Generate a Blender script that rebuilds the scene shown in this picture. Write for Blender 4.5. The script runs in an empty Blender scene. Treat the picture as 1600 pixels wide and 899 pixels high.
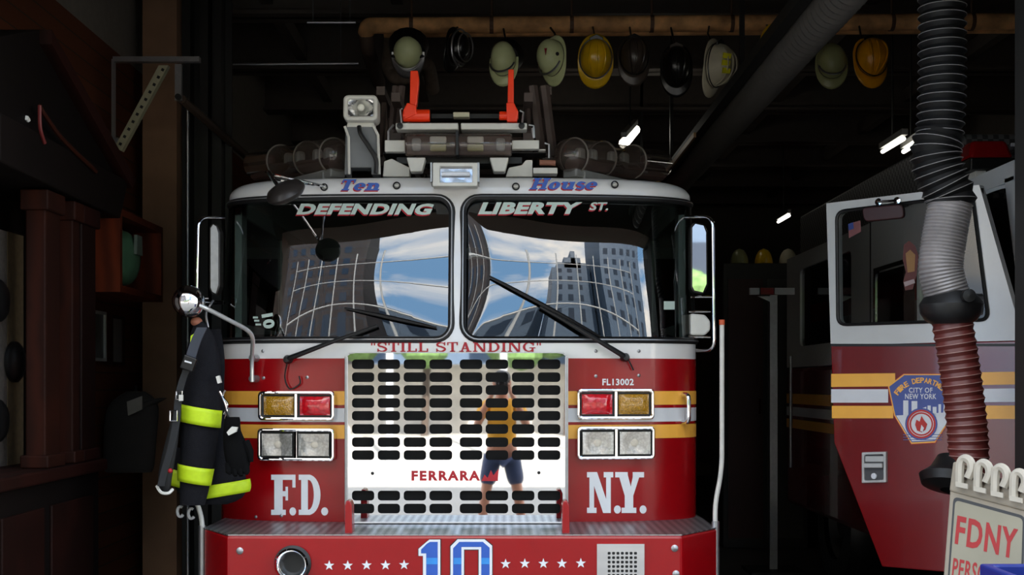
import bpy, math, random
from math import pi, sin, cos, tan, sqrt, radians as R
from mathutils import Vector as V, Matrix, Euler
random.seed(7)
S = bpy.context.scene
COL = S.collection
# ------------------------------------------------------------------ camera, world, sun, exposure
F, CX, CY = 1917.0, 787.0, 600.0          # focal length and vanishing point in pixels of the 1600 x 899 frame
EYE = 1.65
cam = bpy.data.cameras.new('camera'); camo = bpy.data.objects.new('camera', cam); COL.objects.link(camo)
camo.location = (0, 0, EYE); camo.rotation_euler = (pi/2, 0, 0)
cam.sensor_width = 36; cam.sensor_fit = 'HORIZONTAL'; cam.lens = F/1600*36
cam.shift_x = (800-CX)/1600; cam.shift_y = (CY-449.5)/1600
cam.clip_start = 0.02; cam.clip_end = 500
S.camera = camo
S.view_settings.view_transform = 'Standard'; S.view_settings.look = 'None'
S.view_settings.gamma = 1; S.view_settings.use_curve_mapping = False
S.view_settings.exposure = 0.72
SKY_STRENGTH = 2.7
w = bpy.data.worlds.new('sky'); S.world = w; w.use_nodes = True
nt = w.node_tree; nt.nodes.clear()
tc = nt.nodes.new('ShaderNodeTexCoord'); mp = nt.nodes.new('ShaderNodeMapping'); mp.inputs['Scale'].default_value = (1, 1, 1.8)
mp.inputs['Location'].default_value = (0.35, 0.2, 0.1)
nz = nt.nodes.new('ShaderNodeTexNoise'); nz.inputs['Scale'].default_value = 2.6; nz.inputs['Detail'].default_value = 9; nz.inputs['Roughness'].default_value = .55
rp = nt.nodes.new('ShaderNodeValToRGB'); rp.color_ramp.elements[0].position = .42; rp.color_ramp.elements[0].color = (.22, .43, .72, 1)
rp.color_ramp.elements[1].position = .57; rp.color_ramp.elements[1].color = (1.28, 1.20, 1.08, 1)
bgn = nt.nodes.new('ShaderNodeBackground'); bgn.inputs['Strength'].default_value = SKY_STRENGTH
wo = nt.nodes.new('ShaderNodeOutputWorld')
nt.links.new(tc.outputs['Generated'], mp.inputs['Vector']); nt.links.new(mp.outputs[0], nz.inputs['Vector'])
nt.links.new(nz.outputs['Fac'], rp.inputs[0]); nt.links.new(rp.outputs[0], bgn.inputs['Color']); nt.links.new(bgn.outputs[0], wo.inputs[0])
sun = bpy.data.lights.new('sun', 'SUN'); sun.energy = 11; sun.angle = R(.6); sun.color = (1, .95, .87)
suno = bpy.data.objects.new('sun', sun); COL.objects.link(suno); suno.rotation_euler = (R(-42), R(8), 0)   # high sun, behind the firehouse

# ------------------------------------------------------------------ helpers
def lin(c):
    return tuple(((x/255)/12.92 if x/255 <= .04045 else ((x/255+.055)/1.055)**2.4) for x in c)
MATS = {}
def mat(name, rgb, rough=.5, metal=0., var=.08, nscale=14., bump=0., bscale=60., spec=.5, coat=0., emit=None, estr=0.):
    if name in MATS: return MATS[name]
    m = bpy.data.materials.new(name); m.use_nodes = True; t = m.node_tree; b = t.nodes['Principled BSDF']
    c = lin(rgb)
    n = t.nodes.new('ShaderNodeTexNoise'); n.inputs['Scale'].default_value = nscale; n.inputs['Detail'].default_value = 5
    tcn = t.nodes.new('ShaderNodeTexCoord'); t.links.new(tcn.outputs['Object'], n.inputs['Vector'])
    r = t.nodes.new('ShaderNodeValToRGB')
    r.color_ramp.elements[0].position = .3; r.color_ramp.elements[1].position = .7
    r.color_ramp.elements[0].color = (*[x*(1-var) for x in c], 1); r.color_ramp.elements[1].color = (*[min(1, x*(1+var)) for x in c], 1)
    t.links.new(n.outputs['Fac'], r.inputs[0]); t.links.new(r.outputs[0], b.inputs['Base Color'])
    b.inputs['Roughness'].default_value = rough; b.inputs['Metallic'].default_value = metal
    b.inputs['Specular IOR Level'].default_value = spec; b.inputs['Coat Weight'].default_value = coat; b.inputs['Coat Roughness'].default_value = .04
    if bump:
        n2 = t.nodes.new('ShaderNodeTexNoise'); n2.inputs['Scale'].default_value = bscale; n2.inputs['Detail'].default_value = 4
        t.links.new(tcn.outputs['Object'], n2.inputs['Vector'])
        bp = t.nodes.new('ShaderNodeBump'); bp.inputs['Strength'].default_value = bump; bp.inputs['Distance'].default_value = .01
        t.links.new(n2.outputs['Fac'], bp.inputs['Height']); t.links.new(bp.outputs[0], b.inputs['Normal'])
    if emit:
        b.inputs['Emission Color'].default_value = (*lin(emit), 1); b.inputs['Emission Strength'].default_value = estr
    MATS[name] = m; return m
def glassmat(name, tint, ior=1.5, rough=0., haze=None):
    if name in MATS: return MATS[name]
    m = bpy.data.materials.new(name); m.use_nodes = True; t = m.node_tree; t.nodes.clear()
    o = t.nodes.new('ShaderNodeOutputMaterial'); mx = t.nodes.new('ShaderNodeMixShader')
    f0 = ((ior-1)/(ior+1))**2                                   # Schlick reflectance, the same from both sides
    lw = t.nodes.new('ShaderNodeLayerWeight'); lw.inputs[0].default_value = .5
    pw = t.nodes.new('ShaderNodeMath'); pw.operation = 'POWER'; pw.inputs[1].default_value = 5; t.links.new(lw.outputs['Facing'], pw.inputs[0])
    fr = t.nodes.new('ShaderNodeMath'); fr.operation = 'MULTIPLY_ADD'; fr.inputs[1].default_value = 1-f0; fr.inputs[2].default_value = f0; t.links.new(pw.outputs[0], fr.inputs[0])
    tr = t.nodes.new('ShaderNodeBsdfTransparent'); tr.inputs[0].default_value = (*tint, 1)
    gl = t.nodes.new('ShaderNodeBsdfGlossy'); gl.inputs['Roughness'].default_value = rough
    t.links.new(fr.outputs[0], mx.inputs[0]); t.links.new(tr.outputs[0], mx.inputs[1]); t.links.new(gl.outputs[0], mx.inputs[2]); t.links.new(mx.outputs[0], o.inputs[0])
    if haze:
        df = t.nodes.new('ShaderNodeBsdfDiffuse'); df.inputs[0].default_value = (*lin(haze[:3]), 1); m2 = t.nodes.new('ShaderNodeMixShader'); m2.inputs[0].default_value = haze[3]
        t.links.new(tr.outputs[0], m2.inputs[1]); t.links.new(df.outputs[0], m2.inputs[2]); t.links.new(m2.outputs[0], mx.inputs[1])
    MATS[name] = m; return m
def texmat(name, rgb1, rgb2, kind='brick', scale=5., rough=.8, bump=.3, axis=None, ratio=None):
    if name in MATS: return MATS[name]
    m = bpy.data.materials.new(name); m.use_nodes = True; t = m.node_tree; b = t.nodes['Principled BSDF']
    tcn = t.nodes.new('ShaderNodeTexCoord'); mpn = t.nodes.new('ShaderNodeMapping'); t.links.new(tcn.outputs['Object'], mpn.inputs[0])
    if axis: mpn.inputs['Rotation'].default_value = axis
    if kind == 'brick':
        n = t.nodes.new('ShaderNodeTexBrick'); n.inputs['Scale'].default_value = scale
        n.inputs['Color1'].default_value = (*lin(rgb1), 1); n.inputs['Color2'].default_value = (*[x*.7 for x in lin(rgb1)], 1); n.inputs['Mortar'].default_value = (*lin(rgb2), 1)
        n.inputs['Mortar Size'].default_value = .02
        col, hgt = n.outputs['Color'], n.outputs['Fac']
    elif kind == 'checker':
        n = t.nodes.new('ShaderNodeTexChecker'); n.inputs['Scale'].default_value = scale
        n.inputs['Color1'].default_value = (*lin(rgb1), 1); n.inputs['Color2'].default_value = (*lin(rgb2), 1); col, hgt = n.outputs['Color'], n.outputs['Fac']
    else:
        n = t.nodes.new('ShaderNodeTexWave'); n.inputs['Scale'].default_value = scale; n.inputs['Distortion'].default_value = 4 if kind == 'wood' else 0; n.inputs['Detail'].default_value = 3
        r = t.nodes.new('ShaderNodeValToRGB'); r.color_ramp.elements[0].color = (*lin(rgb1), 1); r.color_ramp.elements[1].color = (*lin(rgb2), 1)
        t.links.new(n.outputs['Fac'], r.inputs[0]); col, hgt = r.outputs[0], n.outputs['Fac']
    t.links.new(mpn.outputs[0], n.inputs['Vector']); t.links.new(col, b.inputs['Base Color'])
    b.inputs['Roughness'].default_value = rough; b.inputs['Specular IOR Level'].default_value = .12 if kind in ('wood', 'brick') else .5
    bp = t.nodes.new('ShaderNodeBump'); bp.inputs['Strength'].default_value = bump; bp.inputs['Distance'].default_value = .01; t.links.new(hgt, bp.inputs['Height']); t.links.new(bp.outputs[0], b.inputs['Normal'])
    if kind == 'checker' and 'tread' in name: b.inputs['Metallic'].default_value = .8
    MATS[name] = m; return m

def P(px, py, Y): return V(((px-CX)/F*Y, Y, EYE+(CY-py)/F*Y))
def PX(px, py, X):                       # the point of the plane x = X seen at a pixel
    Y = X*F/(px-CX); return V((X, Y, EYE+(CY-py)/F*Y))
def on_plane(px, py, o, n):
    d = V(((px-CX)/F, 1, (CY-py)/F)); e = V((0, 0, EYE)); return e + d*((o-e).dot(n)/d.dot(n))

class M:
    def __init__(s): s.v = []; s.f = []; s.m = []; s.cur = 0
    def vert(s, p): s.v.append(V(p)); return len(s.v)-1
    def face(s, idx):
        if len(set(idx)) >= 3:
            out = []
            for i in idx:
                if not out or out[-1] != i: out.append(i)
            if out[0] == out[-1]: out.pop()
            if len(out) >= 3: s.f.append(out); s.m.append(s.cur)
    def poly(s, pts): s.face([s.vert(p) for p in pts]); return s
    def grid(s, rows, closed=False, flip=False):
        ids = [[s.vert(p) for p in r] for r in rows]
        for a, b in zip(ids, ids[1:]):
            n = len(a)
            for k in range(n if closed else n-1):
                q = [a[k], a[(k+1) % n], b[(k+1) % n], b[k]]
                s.face(q[::-1] if flip else q)
        return ids
    def box(s, c, d, rot=None):
        c = V(c); h = V(d)/2; m = rot.to_matrix() if isinstance(rot, Euler) else (rot or Matrix.Identity(3))
        p = [c + m @ V((sx*h.x, sy*h.y, sz*h.z)) for sx in (-1, 1) for sy in (-1, 1) for sz in (-1, 1)]
        i = [s.vert(x) for x in p]
        for q in ((0, 1, 3, 2), (4, 6, 7, 5), (0, 4, 5, 1), (2, 3, 7, 6), (0, 2, 6, 4), (1, 5, 7, 3)): s.face([i[k] for k in q])
        return s
    def span(s, a, b): a, b = V(a), V(b); return s.box((a+b)/2, [abs(x) for x in (b-a)])
    def prism(s, pts, d):                # pts: 3-D outline, d: extrusion vector
        a = [s.vert(p) for p in pts]; b = [s.vert(V(p)+V(d)) for p in pts]; n = len(a)
        s.face(a); s.face(b[::-1])
        for k in range(n): s.face([a[k], b[k], b[(k+1) % n], a[(k+1) % n]])
        return s
    def tube(s, path, r, n=10, cap=True, closed=False):
        path = [V(p) for p in path]; N = len(path); rr = r if isinstance(r, (list, tuple)) else [r]*N
        up = None; rows = []
        for k, p in enumerate(path):
            if closed: t = path[(k+1) % N]-path[k-1]
            else: t = path[min(k+1, N-1)]-path[max(k-1, 0)]
            t = t.normalized() if t.length > 1e-9 else V((0, 0, 1))
            if up is None:
                up = t.orthogonal().normalized()
            up = (up - t*up.dot(t)); up = up.normalized() if up.length > 1e-6 else t.orthogonal().normalized()
            sd = t.cross(up)
            rows.append([p + (up*cos(2*pi*j/n) + sd*sin(2*pi*j/n))*rr[k] for j in range(n)])
        if closed: rows.append(rows[0])
        ids = s.grid(rows, closed=True)
        if cap and not closed: s.face(ids[0][::-1]); s.face(ids[-1])
        return s
    def lathe(s, prof, o, ax, n=24):     # prof: (radius, height along ax)
        o = V(o); ax = V(ax).normalized(); u = ax.orthogonal().normalized(); w2 = ax.cross(u)
        rows = [[o + ax*h + (u*cos(2*pi*j/n)+w2*sin(2*pi*j/n))*max(r, 1e-5) for j in range(n)] for r, h in prof]
        s.grid(rows, closed=True); return s
    def ell(s, c, r, n=16, k=10, rot=None):
        c = V(c); m = rot.to_matrix() if rot else Matrix.Identity(3)
        rows = [[c + m @ V((r[0]*sin(pi*a/k)*cos(2*pi*j/n), r[1]*sin(pi*a/k)*sin(2*pi*j/n), r[2]*cos(pi*a/k))) for j in range(n)] for a in range(k+1)]
        s.grid(rows, closed=True); return s
    def build(s, name, mats, parent=None, smooth=False, bevel=0, seg=2, local=None, solid=0, sub=0):
        if not isinstance(mats, (list, tuple)): mats = [mats]
        o0 = V((0, 0, 0))
        if parent is not None and not parent.get('_local'): o0 = ORG.get(parent.name, V((0, 0, 0)))
        me = bpy.data.meshes.new(name); me.from_pydata([tuple(p-o0) for p in s.v], [], s.f)
        for x in mats: me.materials.append(x)
        for i, pl in enumerate(me.polygons): pl.material_index = min(s.m[i], len(mats)-1); pl.use_smooth = smooth
        me.validate(); me.update()
        import bmesh
        bm = bmesh.new(); bm.from_mesh(me); bmesh.ops.remove_doubles(bm, verts=bm.verts, dist=1e-6); bmesh.ops.recalc_face_normals(bm, faces=bm.faces); bm.to_mesh(me); bm.free()
        o = bpy.data.objects.new(name, me); COL.objects.link(o)
        if parent is not None:
            o.parent = parent; ORG[o.name] = o0
            if parent.get('_local'): o['_local'] = 1
        if bevel:
            b = o.modifiers.new('bevel', 'BEVEL'); b.width = bevel; b.segments = seg; b.limit_method = 'ANGLE'; b.angle_limit = R(40)
        if solid:
            b = o.modifiers.new('solid', 'SOLIDIFY'); b.thickness = solid; b.offset = 0
        if sub:
            b = o.modifiers.new('sub', 'SUBSURF'); b.levels = sub; b.render_levels = sub
        if smooth and not sub:
            try:
                me.shade_auto_smooth = True
            except Exception: pass
            for p in me.polygons: p.use_smooth = True
            me.set_sharp_from_angle(angle=R(38)) if hasattr(me, 'set_sharp_from_angle') else None
        return o
ORG = {}
def build_each(m, name, mats, parent, **k):
    """one object for every connected piece of m"""
    par = list(range(len(m.v)))
    def fd(i):
        while par[i] != i: par[i] = par[par[i]]; i = par[i]
        return i
    key = {}
    for i, p in enumerate(m.v):
        q = (round(p.x, 5), round(p.y, 5), round(p.z, 5))
        if q in key: par[fd(i)] = fd(key[q])
        else: key[q] = i
    for f in m.f:
        for i in f[1:]: par[fd(i)] = fd(f[0])
    groups = {}
    for f, c in zip(m.f, m.m): groups.setdefault(fd(f[0]), []).append((f, c))
    out = []
    for fs in groups.values():
        n = M(); ids = {}
        for f, c in fs:
            n.cur = c
            for i in f:
                if i not in ids: ids[i] = n.vert(m.v[i])
            n.face([ids[i] for i in f])
        out.append(n.build(name, mats, parent, **k))
    return out
def tag(o, label=None, cat=None, group=None, kind=None):
    if label: o['label'] = label
    if cat: o['category'] = cat
    if group: o['group'] = group
    if kind: o['kind'] = kind
    return o
def thing(name, label, cat, loc, group=None, local=False, rot=None):
    o = bpy.data.objects.new(name, None); COL.objects.link(o); o.location = loc; o.empty_display_size = .1
    tag(o, label, cat, group)
    if rot: o.rotation_euler = rot
    if local: o['_local'] = 1
    else: ORG[o.name] = V(loc)
    return o
def copy_tree(o, parent=None):
    c = o.copy(); COL.objects.link(c)
    if parent is not None: c.parent = parent
    for ch in list(o.children): copy_tree(ch, c)
    return c
def struct(o): o['kind'] = 'structure'; return o
def arc(cx, cy, r, a0, a1, n=6, ry=None):
    ry = r if ry is None else ry
    return [(cx+r*cos(a0+(a1-a0)*k/n), cy+ry*sin(a0+(a1-a0)*k/n)) for k in range(n+1)]
def rrect(x0, y0, x1, y1, r, k=4):       # rounded rectangle in pixel axes, k+1 points a corner
    return arc(x1-r, y0+r, r, -pi/2, 0, k)+arc(x1-r, y1-r, r, 0, pi/2, k)+arc(x0+r, y1-r, r, pi/2, pi, k)+arc(x0+r, y0+r, r, pi, 1.5*pi, k)
def rpoly(pts, r, k=4):                  # any convex polygon with rounded corners, k+1 points a corner
    out = []; n = len(pts); pts = [V((*p, 0)) for p in pts]
    for i in range(n):
        a, b, c = pts[i-1], pts[i], pts[(i+1) % n]
        p, q = b+(a-b).normalized()*r, b+(c-b).normalized()*r
        for j in range(k+1):
            t = j/k; w_ = p*(1-t)**2+b*2*t*(1-t)+q*t*t; out.append((w_.x, w_.y))
    return out
def smooth_path(pts, n=8):
    pts = [V(p) for p in pts]; out = []
    for i in range(len(pts)-1):
        p0, p1, p2, p3 = pts[max(i-1, 0)], pts[i], pts[i+1], pts[min(i+2, len(pts)-1)]
        for j in range(n):
            t = j/n; out.append(.5*((2*p1)+(p2-p0)*t+(2*p0-5*p1+4*p2-p3)*t*t+(3*p1-p0-3*p2+p3)*t**3))
    out.append(pts[-1]); return out
def bend_path(pts, r, n=6):              # straight runs with rounded bends
    pts = [V(p) for p in pts]; out = [pts[0]]
    for i in range(1, len(pts)-1):
        a, b, c = pts[i-1], pts[i], pts[i+1]
        rr = min(r, (a-b).length*.49, (c-b).length*.49); p, q = b+(a-b).normalized()*rr, b+(c-b).normalized()*rr
        for j in range(n+1):
            t = j/n; out.append(p*(1-t)**2+b*2*t*(1-t)+q*t*t)
    out.append(pts[-1]); return out
def plate(outer, hole, mf, d, mats=None, m=None):
    """a ring plate: outer has 4 corners, hole has 4*(k+1) points in the same order; mf(px,py,depth)."""
    m = m or M(); k = len(hole)//len(outer)
    out = [outer[i//k] for i in range(len(hole))]
    fo = [m.vert(mf(*p, 0)) for p in outer]; fo = [fo[i//k] for i in range(len(hole))]
    bo = [m.vert(mf(*p, d)) for p in outer]; bo = [bo[i//k] for i in range(len(hole))]
    fi = [m.vert(mf(*p, 0)) for p in hole]; bi = [m.vert(mf(*p, d)) for p in hole]; n = len(hole)
    for i in range(n):
        j = (i+1) % n
        m.face([fo[i], fo[j], fi[j], fi[i]]); m.face([bo[j], bo[i], bi[i], bi[j]])
        m.face([fi[i], fi[j], bi[j], bi[i]]); m.face([fo[j], fo[i], bo[i], bo[j]])
    return m

# ---- lettering: sans text through Blender's own font, slab letters from strokes; both give polygons in a unit frame (y up)
def text_polys(txt, bold=.0, space=1.):
    cu = bpy.data.curves.new('t', 'FONT'); cu.body = txt; cu.offset = bold; cu.space_character = space; cu.resolution_u = 3
    o = bpy.data.objects.new('t', cu); COL.objects.link(o); bpy.context.view_layer.update()
    me = bpy.data.meshes.new_from_object(o.evaluated_get(bpy.context.evaluated_depsgraph_get()))
    v = [(x.co.x, x.co.y) for x in me.vertices]; f = [list(p.vertices) for p in me.polygons]
    bpy.data.objects.remove(o); bpy.data.curves.remove(cu); bpy.data.meshes.remove(me)
    return [[v[i] for i in q] for q in f]
def fit(polys, x0, y0, x1, y1, shear=0., arch=0.):   # into a pixel rectangle (y down); shear leans the tops right
    xs = [p[0] for q in polys for p in q]; ys = [p[1] for q in polys for p in q]
    a, b, c, d = min(xs), max(xs), min(ys), max(ys); out = []
    for q in polys:
        r = []
        for x, y in q:
            u, v_ = (x-a)/(b-a), (y-c)/(d-c)
            r.append((x0+(x1-x0-shear)*u+shear*v_, y1+(y0-y1)*v_))
        out.append(r)
    return out
def shift(polys, dx, dy): return [[(x+dx, y+dy) for x, y in q] for q in polys]
def rc(x0, y0, x1, y1): return [(x0, y0), (x1, y0), (x1, y1), (x0, y1)]
def thick(pts, w):
    n = len(pts); w = w if isinstance(w, (list, tuple)) else [w]*n; L, Rr = [], []
    for i in range(n):
        a, b = pts[max(i-1, 0)], pts[min(i+1, n-1)]; dx, dy = b[0]-a[0], b[1]-a[1]; l = math.hypot(dx, dy) or 1
        nx, ny = -dy/l*w[i]/2, dx/l*w[i]/2; L.append((pts[i][0]+nx, pts[i][1]+ny)); Rr.append((pts[i][0]-nx, pts[i][1]-ny))
    return [[L[i], L[i+1], Rr[i+1], Rr[i]] for i in range(n-1)]
def glyph(ch, v=.24, h=.12):
    """slab letter, cap height 1: (polys, width)"""
    e = .10                                # serif overhang
    def stem(x, y0=0, y1=1, bot=True, top=True):
        q = [rc(x, y0, x+v, y1)]
        if bot: q.append(rc(x-e, y0, x+v+e, y0+h))
        if top: q.append(rc(x-e, y1-h, x+v+e, y1))
        return q
    def bowl(cx, cy, rx, ry, a0, a1, n=14):
        o_ = arc(cx, cy, rx, a0, a1, n, ry); i_ = arc(cx, cy, rx-v, a0, a1, n, ry-h)
        return [[o_[k], o_[k+1], i_[k+1], i_[k]] for k in range(n)]
    if ch == 'I': return stem(e), v+2*e
    if ch == 'F': return stem(e, top=False)+[rc(0, 1-h, .78, 1), rc(.78-.1, .68, .78, 1), rc(e+v, .46, .52, .46+h), rc(.46, .36, .54, .70)], .78
    if ch == 'L': return stem(e, bot=False)+[rc(0, 0, .74, h), rc(.74-.1, 0, .74, .34)], .74
    if ch == 'T': return [rc(.40-v/2, 0, .40+v/2, 1), rc(.40-v/2-e, 0, .40+v/2+e, h), rc(0, 1-h, .8, 1), rc(0, .68, .1, 1), rc(.7, .68, .8, 1)], .8
    if ch == 'D': return stem(e)+bowl(.40, .5, .48, .5, -pi/2, pi/2)+[rc(e, 0, .42, h), rc(e, 1-h, .42, 1)], .9
    if ch == 'N': return [rc(e, 0, e+v*.7, 1), rc(.78, 0, .78+v*.7, 1), rc(0, 0, e*2+v*.7, h), rc(.78-e, 1-h, .78+v*.7+e, 1), rc(0, 1-h, .34, 1), [(e, 1), (e+v*1.15, 1), (.78+v*.7, 0), (.78+v*.7-v*1.15, 0)]], .88+v*.7
    if ch == 'Y': return [rc(.44-v/2, 0, .44+v/2, .48), rc(.44-v/2-e, 0, .44+v/2+e, h), [(.08, 1), (.08+v*1.1, 1), (.44+v/2, .42), (.44-v/2, .42)], [(.82, 1), (.82-v*.85, 1), (.44, .42), (.44+v/2, .42)], rc(0, 1-h, .40, 1), rc(.56, 1-h, .92, 1)], .92
    if ch == 'A': return [[(.12, 0), (.24, 0), (.5, .9), (.38, 1)], [(.80, 0), (.80-v*1.1, 0), (.36, 1), (.54, 1)], rc(.2, .28, .68, .28+h), rc(0, 0, .34, h), rc(.50, 0, .92, h)], .92
    if ch == 'G': return bowl(.46, .5, .46, .5, pi*.22, pi*1.72)+[rc(.66, 0, .66+v*.8, .46), rc(.5, .46-h, .95, .46), rc(.74, .64, .84, 1)], .95
    if ch == 'S':
        c = arc(.40, .74, .28, pi*.12, pi*1.5, 10, .2)+arc(.40, .27, .30, pi*.5, -pi*.88, 10, .21)[1:]
        return thick(c, [h*.9]*4+[v*.9]*(len(c)-8)+[h*.9]*4)+[rc(.62, .66, .72, 1), rc(.04, 0, .14, .34)], .76
    if ch == 'H': return stem(e)+stem(.66)+[rc(e, .44, .8, .44+h)], .66+v+e
    if ch == '"': return [rc(0, .66, .1, 1), rc(.2, .66, .3, 1)], .32
    if ch == '.': return [arc(.12, .11, .12, 0, 2*pi, 12)[:-1]], .24
    if ch == 'o': return bowl(.34, .34, .34, .35, 0, 2*pi, 18), .68
    if ch == 'e': return bowl(.34, .34, .34, .35, 0, pi*1.75, 18)+[rc(.1, .30, .66, .30+h*.8)], .68
    if ch == 'n': return stem(e, 0, .68)[:2]+[rc(0, .68-h, e+v, .68)]+stem(.52, 0, .45, top=False)+bowl(.48, .42, .28, .26, 0, pi*.9, 10), .86
    if ch == 'u': return [rc(e, .2, e+v, .68), rc(0, .68-h, e+v, .68), rc(.52, 0, .52+v, .68), rc(.42, .68-h, .52+v, .68), rc(.52, 0, .86, h)]+bowl(.40, .26, .30, .27, -pi, -.1, 10), .86
    if ch == 's':
        c = arc(.30, .50, .2, pi*.1, pi*1.5, 8, .13)+arc(.30, .19, .21, pi*.5, -pi*.9, 8, .14)[1:]
        return thick(c, [h*.9]*3+[v*.8]*(len(c)-6)+[h*.9]*3), .56
    return [], .36
def slab(txt, v=.24, h=.12, gap=.08):
    x, out = 0, []
    for ch in txt:
        q, wd = glyph(ch, v, h); out += [[(a+x, b) for a, b in p] for p in q]; x += wd+gap
    return out
def decal(name, layers, mf, parent, sub=None):
    """layers: (polys in pixels, material, lift); one mesh for a whole sticker"""
    m = M(); mats = []
    for polys, mt, off in layers:
        if mt not in mats: mats.append(mt)
        m.cur = mats.index(mt)
        for q in polys: m.poly([mf(*p, off) for p in q])
    return m.build(name, mats, parent)
def star(cx, cy, r):
    p = [(cx+(r if k % 2 == 0 else r*.4)*sin(k*pi/5), cy-(r if k % 2 == 0 else r*.4)*cos(k*pi/5)) for k in range(10)]
    return [[(cx, cy), p[k-1], p[k], p[(k+1) % 10]] for k in range(0, 10, 2)]
# ------------------------------------------------------------------ the firehouse and the street in front of it
m_plaster = mat('dark_plaster', (110, 104, 96), .9, bump=.2); m_deck = mat('ceiling_deck', (128, 118, 108), .9)
m_steel = mat('painted_steel', (84, 76, 70), .7); m_brick = texmat('old_brick', (92, 52, 34), (56, 46, 38), 'brick', 4.2, axis=(pi/2, 0, pi/2))
m_floor = mat('sealed_concrete', (72, 70, 68), .45, nscale=2, var=.25); m_facade = mat('facade_stone', (120, 100, 88), .8, nscale=3)
m_pave = mat('sunlit_pavement', (142, 138, 130), .9, nscale=1.2, var=.08); m_tan = mat('tan_pillar_paint', (132, 100, 76), .85, nscale=3, var=.15)
m_black = mat('black_rubber', (14, 14, 14), .5); m_blackmetal = mat('black_steel', (26, 25, 24), .5)
XL, XR, YF, YB, ZC = -2.72, 6.0, 5.0, 22.0, 5.3
def sbox(name, a, b, m, **k): return struct(M().span(a, b).build(name, m, **k))
sbox('floor', (XL-.3, YF, -.2), (XR+.3, YB+.3, 0), m_floor)
cdk = M().span((XL-.3, YF, ZC), (XR+.3, YB+.3, ZC+.2)).build('ceiling', m_deck); struct(cdk)
lw_ = M().span((XL-.3, YF+.3, 0), (XL, YB+.3, 3.98)); lw_.cur = 1; lw_.span((XL-.3, YF+.3, 3.98), (XL, YB+.3, ZC)).build('wall_left', [m_brick, m_plaster]).update_tag()
struct(bpy.data.objects['wall_left'])
sbox('wall_right', (XR, YF+.3, 0), (XR+.3, YB+.3, ZC), m_plaster); sbox('wall_back', (XL, YB, 0), (XR, YB+.3, ZC), m_plaster)
HEAD = 3.52; JL, JR = -2.36, 2.225
struct(M().span((-11, YF, -.2), (JL, YF+.3, 13)).span((JR, YF, -.2), (11, YF+.3, 13)).span((JL, YF, HEAD), (JR, YF+.3, 13)).build('wall_front', m_facade))
struct(M().span((JR+.0, YF-.03, 0), (JR+.09, YF+.34, HEAD)).build('door_1', m_blackmetal))
sbox('trim_1', (-2.62, 8.9, 0), (-2.372, 9.25, ZC), m_tan)                        # tan pillar
tr = M()
for x in (-2.33, -2.2, -2.1): tr.span((x-.03, 9.0, 0), (x+.03, 9.12, ZC))
tr.span((-2.36, 9.12, 0), (-2.02, 9.14, ZC)); struct(tr.build('trim_2', m_blackmetal))
for k, y in enumerate((8.35, 10.4, 12.2, 14.0, 15.8, 17.6, 19.4, 21.2)):          # steel ceiling beams
    z = 4.62 if k == 0 else 4.75
    b = M().span((XL, y-.14, z), (XR, y+.14, z+.03)).span((XL, y-.02, z), (XR, y+.02, ZC)); struct(b.build('ceiling_beam', m_steel))
for x in (-2.0, -.9, 3.1, 4.6):
    struct(M().span((x-.05, 8.4, 4.86), (x+.05, YB, 5.0)).build('ceiling_joist', m_steel))
# street side
struct(M().span((-60, -90, -.25), (60, YF, -.2+.2)).build('exterior_pavement', m_pave))
# ------------------------------------------------------------------ ladder truck
XC, Y0, SD, SP = -.248, 6.5, .42, 3.3
ZB, ZBELT, ZGB, ZGT = .90, 1.785, 1.872, 2.672
def wid(z): return 1.320 - .012*max(0, min(1, (z-ZBELT)/(ZGT-ZBELT)))
def lean(z):
    h = max(0, min(z, ZGT)-ZGB); return .075*h+.11*h*h
def sag(u):
    u = min(abs(u), 1.); return SD*(1-(1-u**SP)**(1/SP))+.0*u
def surf(x, z): return Y0+lean(z)+sag((x-XC)/wid(z))
def cab_u(u, z, off=0.): 
    p = V((XC+u*wid(z), Y0+lean(z)+sag(u), z))
    if off: p = p+nrm(p.x, z)*off
    return p
def nrm(x, z):
    e = .004; wz = wid(z); x = XC+max(-.985, min(.985, (x-XC)/wz))*wz
    dx = (surf(x+e, z)-surf(x-e, z))/(2*e); dz = (surf(x, z+e)-surf(x, z-e))/(2*e); return V((dx, -1, dz)).normalized()
def on_cab(px, py, off=0.):
    Y = Y0+.1
    for _ in range(14):
        p = P(px, py, Y); Y = .5*Y+.5*surf(p.x, p.z)
    p = P(px, py, Y); return p+nrm(p.x, p.z)*off if off else p
US = [-1+0.0]+[-(1-(.1*(k/7)**2)) for k in range(1, 7)]
US = [-1, -.9985, -.994, -.985, -.972, -.955, -.93]+[-.9+1.8*k/48 for k in range(49)]+[.93, .955, .972, .985, .994, .9985, 1]
c_red, c_white = mat('fire_red_paint', (150, 5, 14), .26, var=.03, coat=.15, spec=.4), mat('cab_white_paint', (228, 226, 224), .25, var=.02, coat=.5)
c_chrome = mat('chrome', (232, 232, 235), .02, 1., var=.02); c_dull = mat('brushed_aluminium', (170, 170, 172), .38, .9, nscale=30)
c_black, c_gold = mat('gasket_rubber', (12, 12, 13), .45), mat('gold_stripe', (255, 184, 74), .35, var=.04)
c_silver = mat('reflective_white_tape', (222, 224, 228), .35, var=.03); c_grey = mat('grey_bracket_paint', (150, 150, 148), .4)
c_glass = glassmat('windshield_glass', (.30, .36, .34), 2.5); c_haze = glassmat('beacon_plastic_sheen', (.82, .80, .78), 1.7, haze=(150, 132, 122, .16))  # grey-brown diffuse share stands in for reflections on the clear beacon plastic
c_clear = glassmat('clear_plastic', (.86, .85, .84), 1.85); c_dark = mat('cab_interior', (34, 34, 35), .8)
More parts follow.
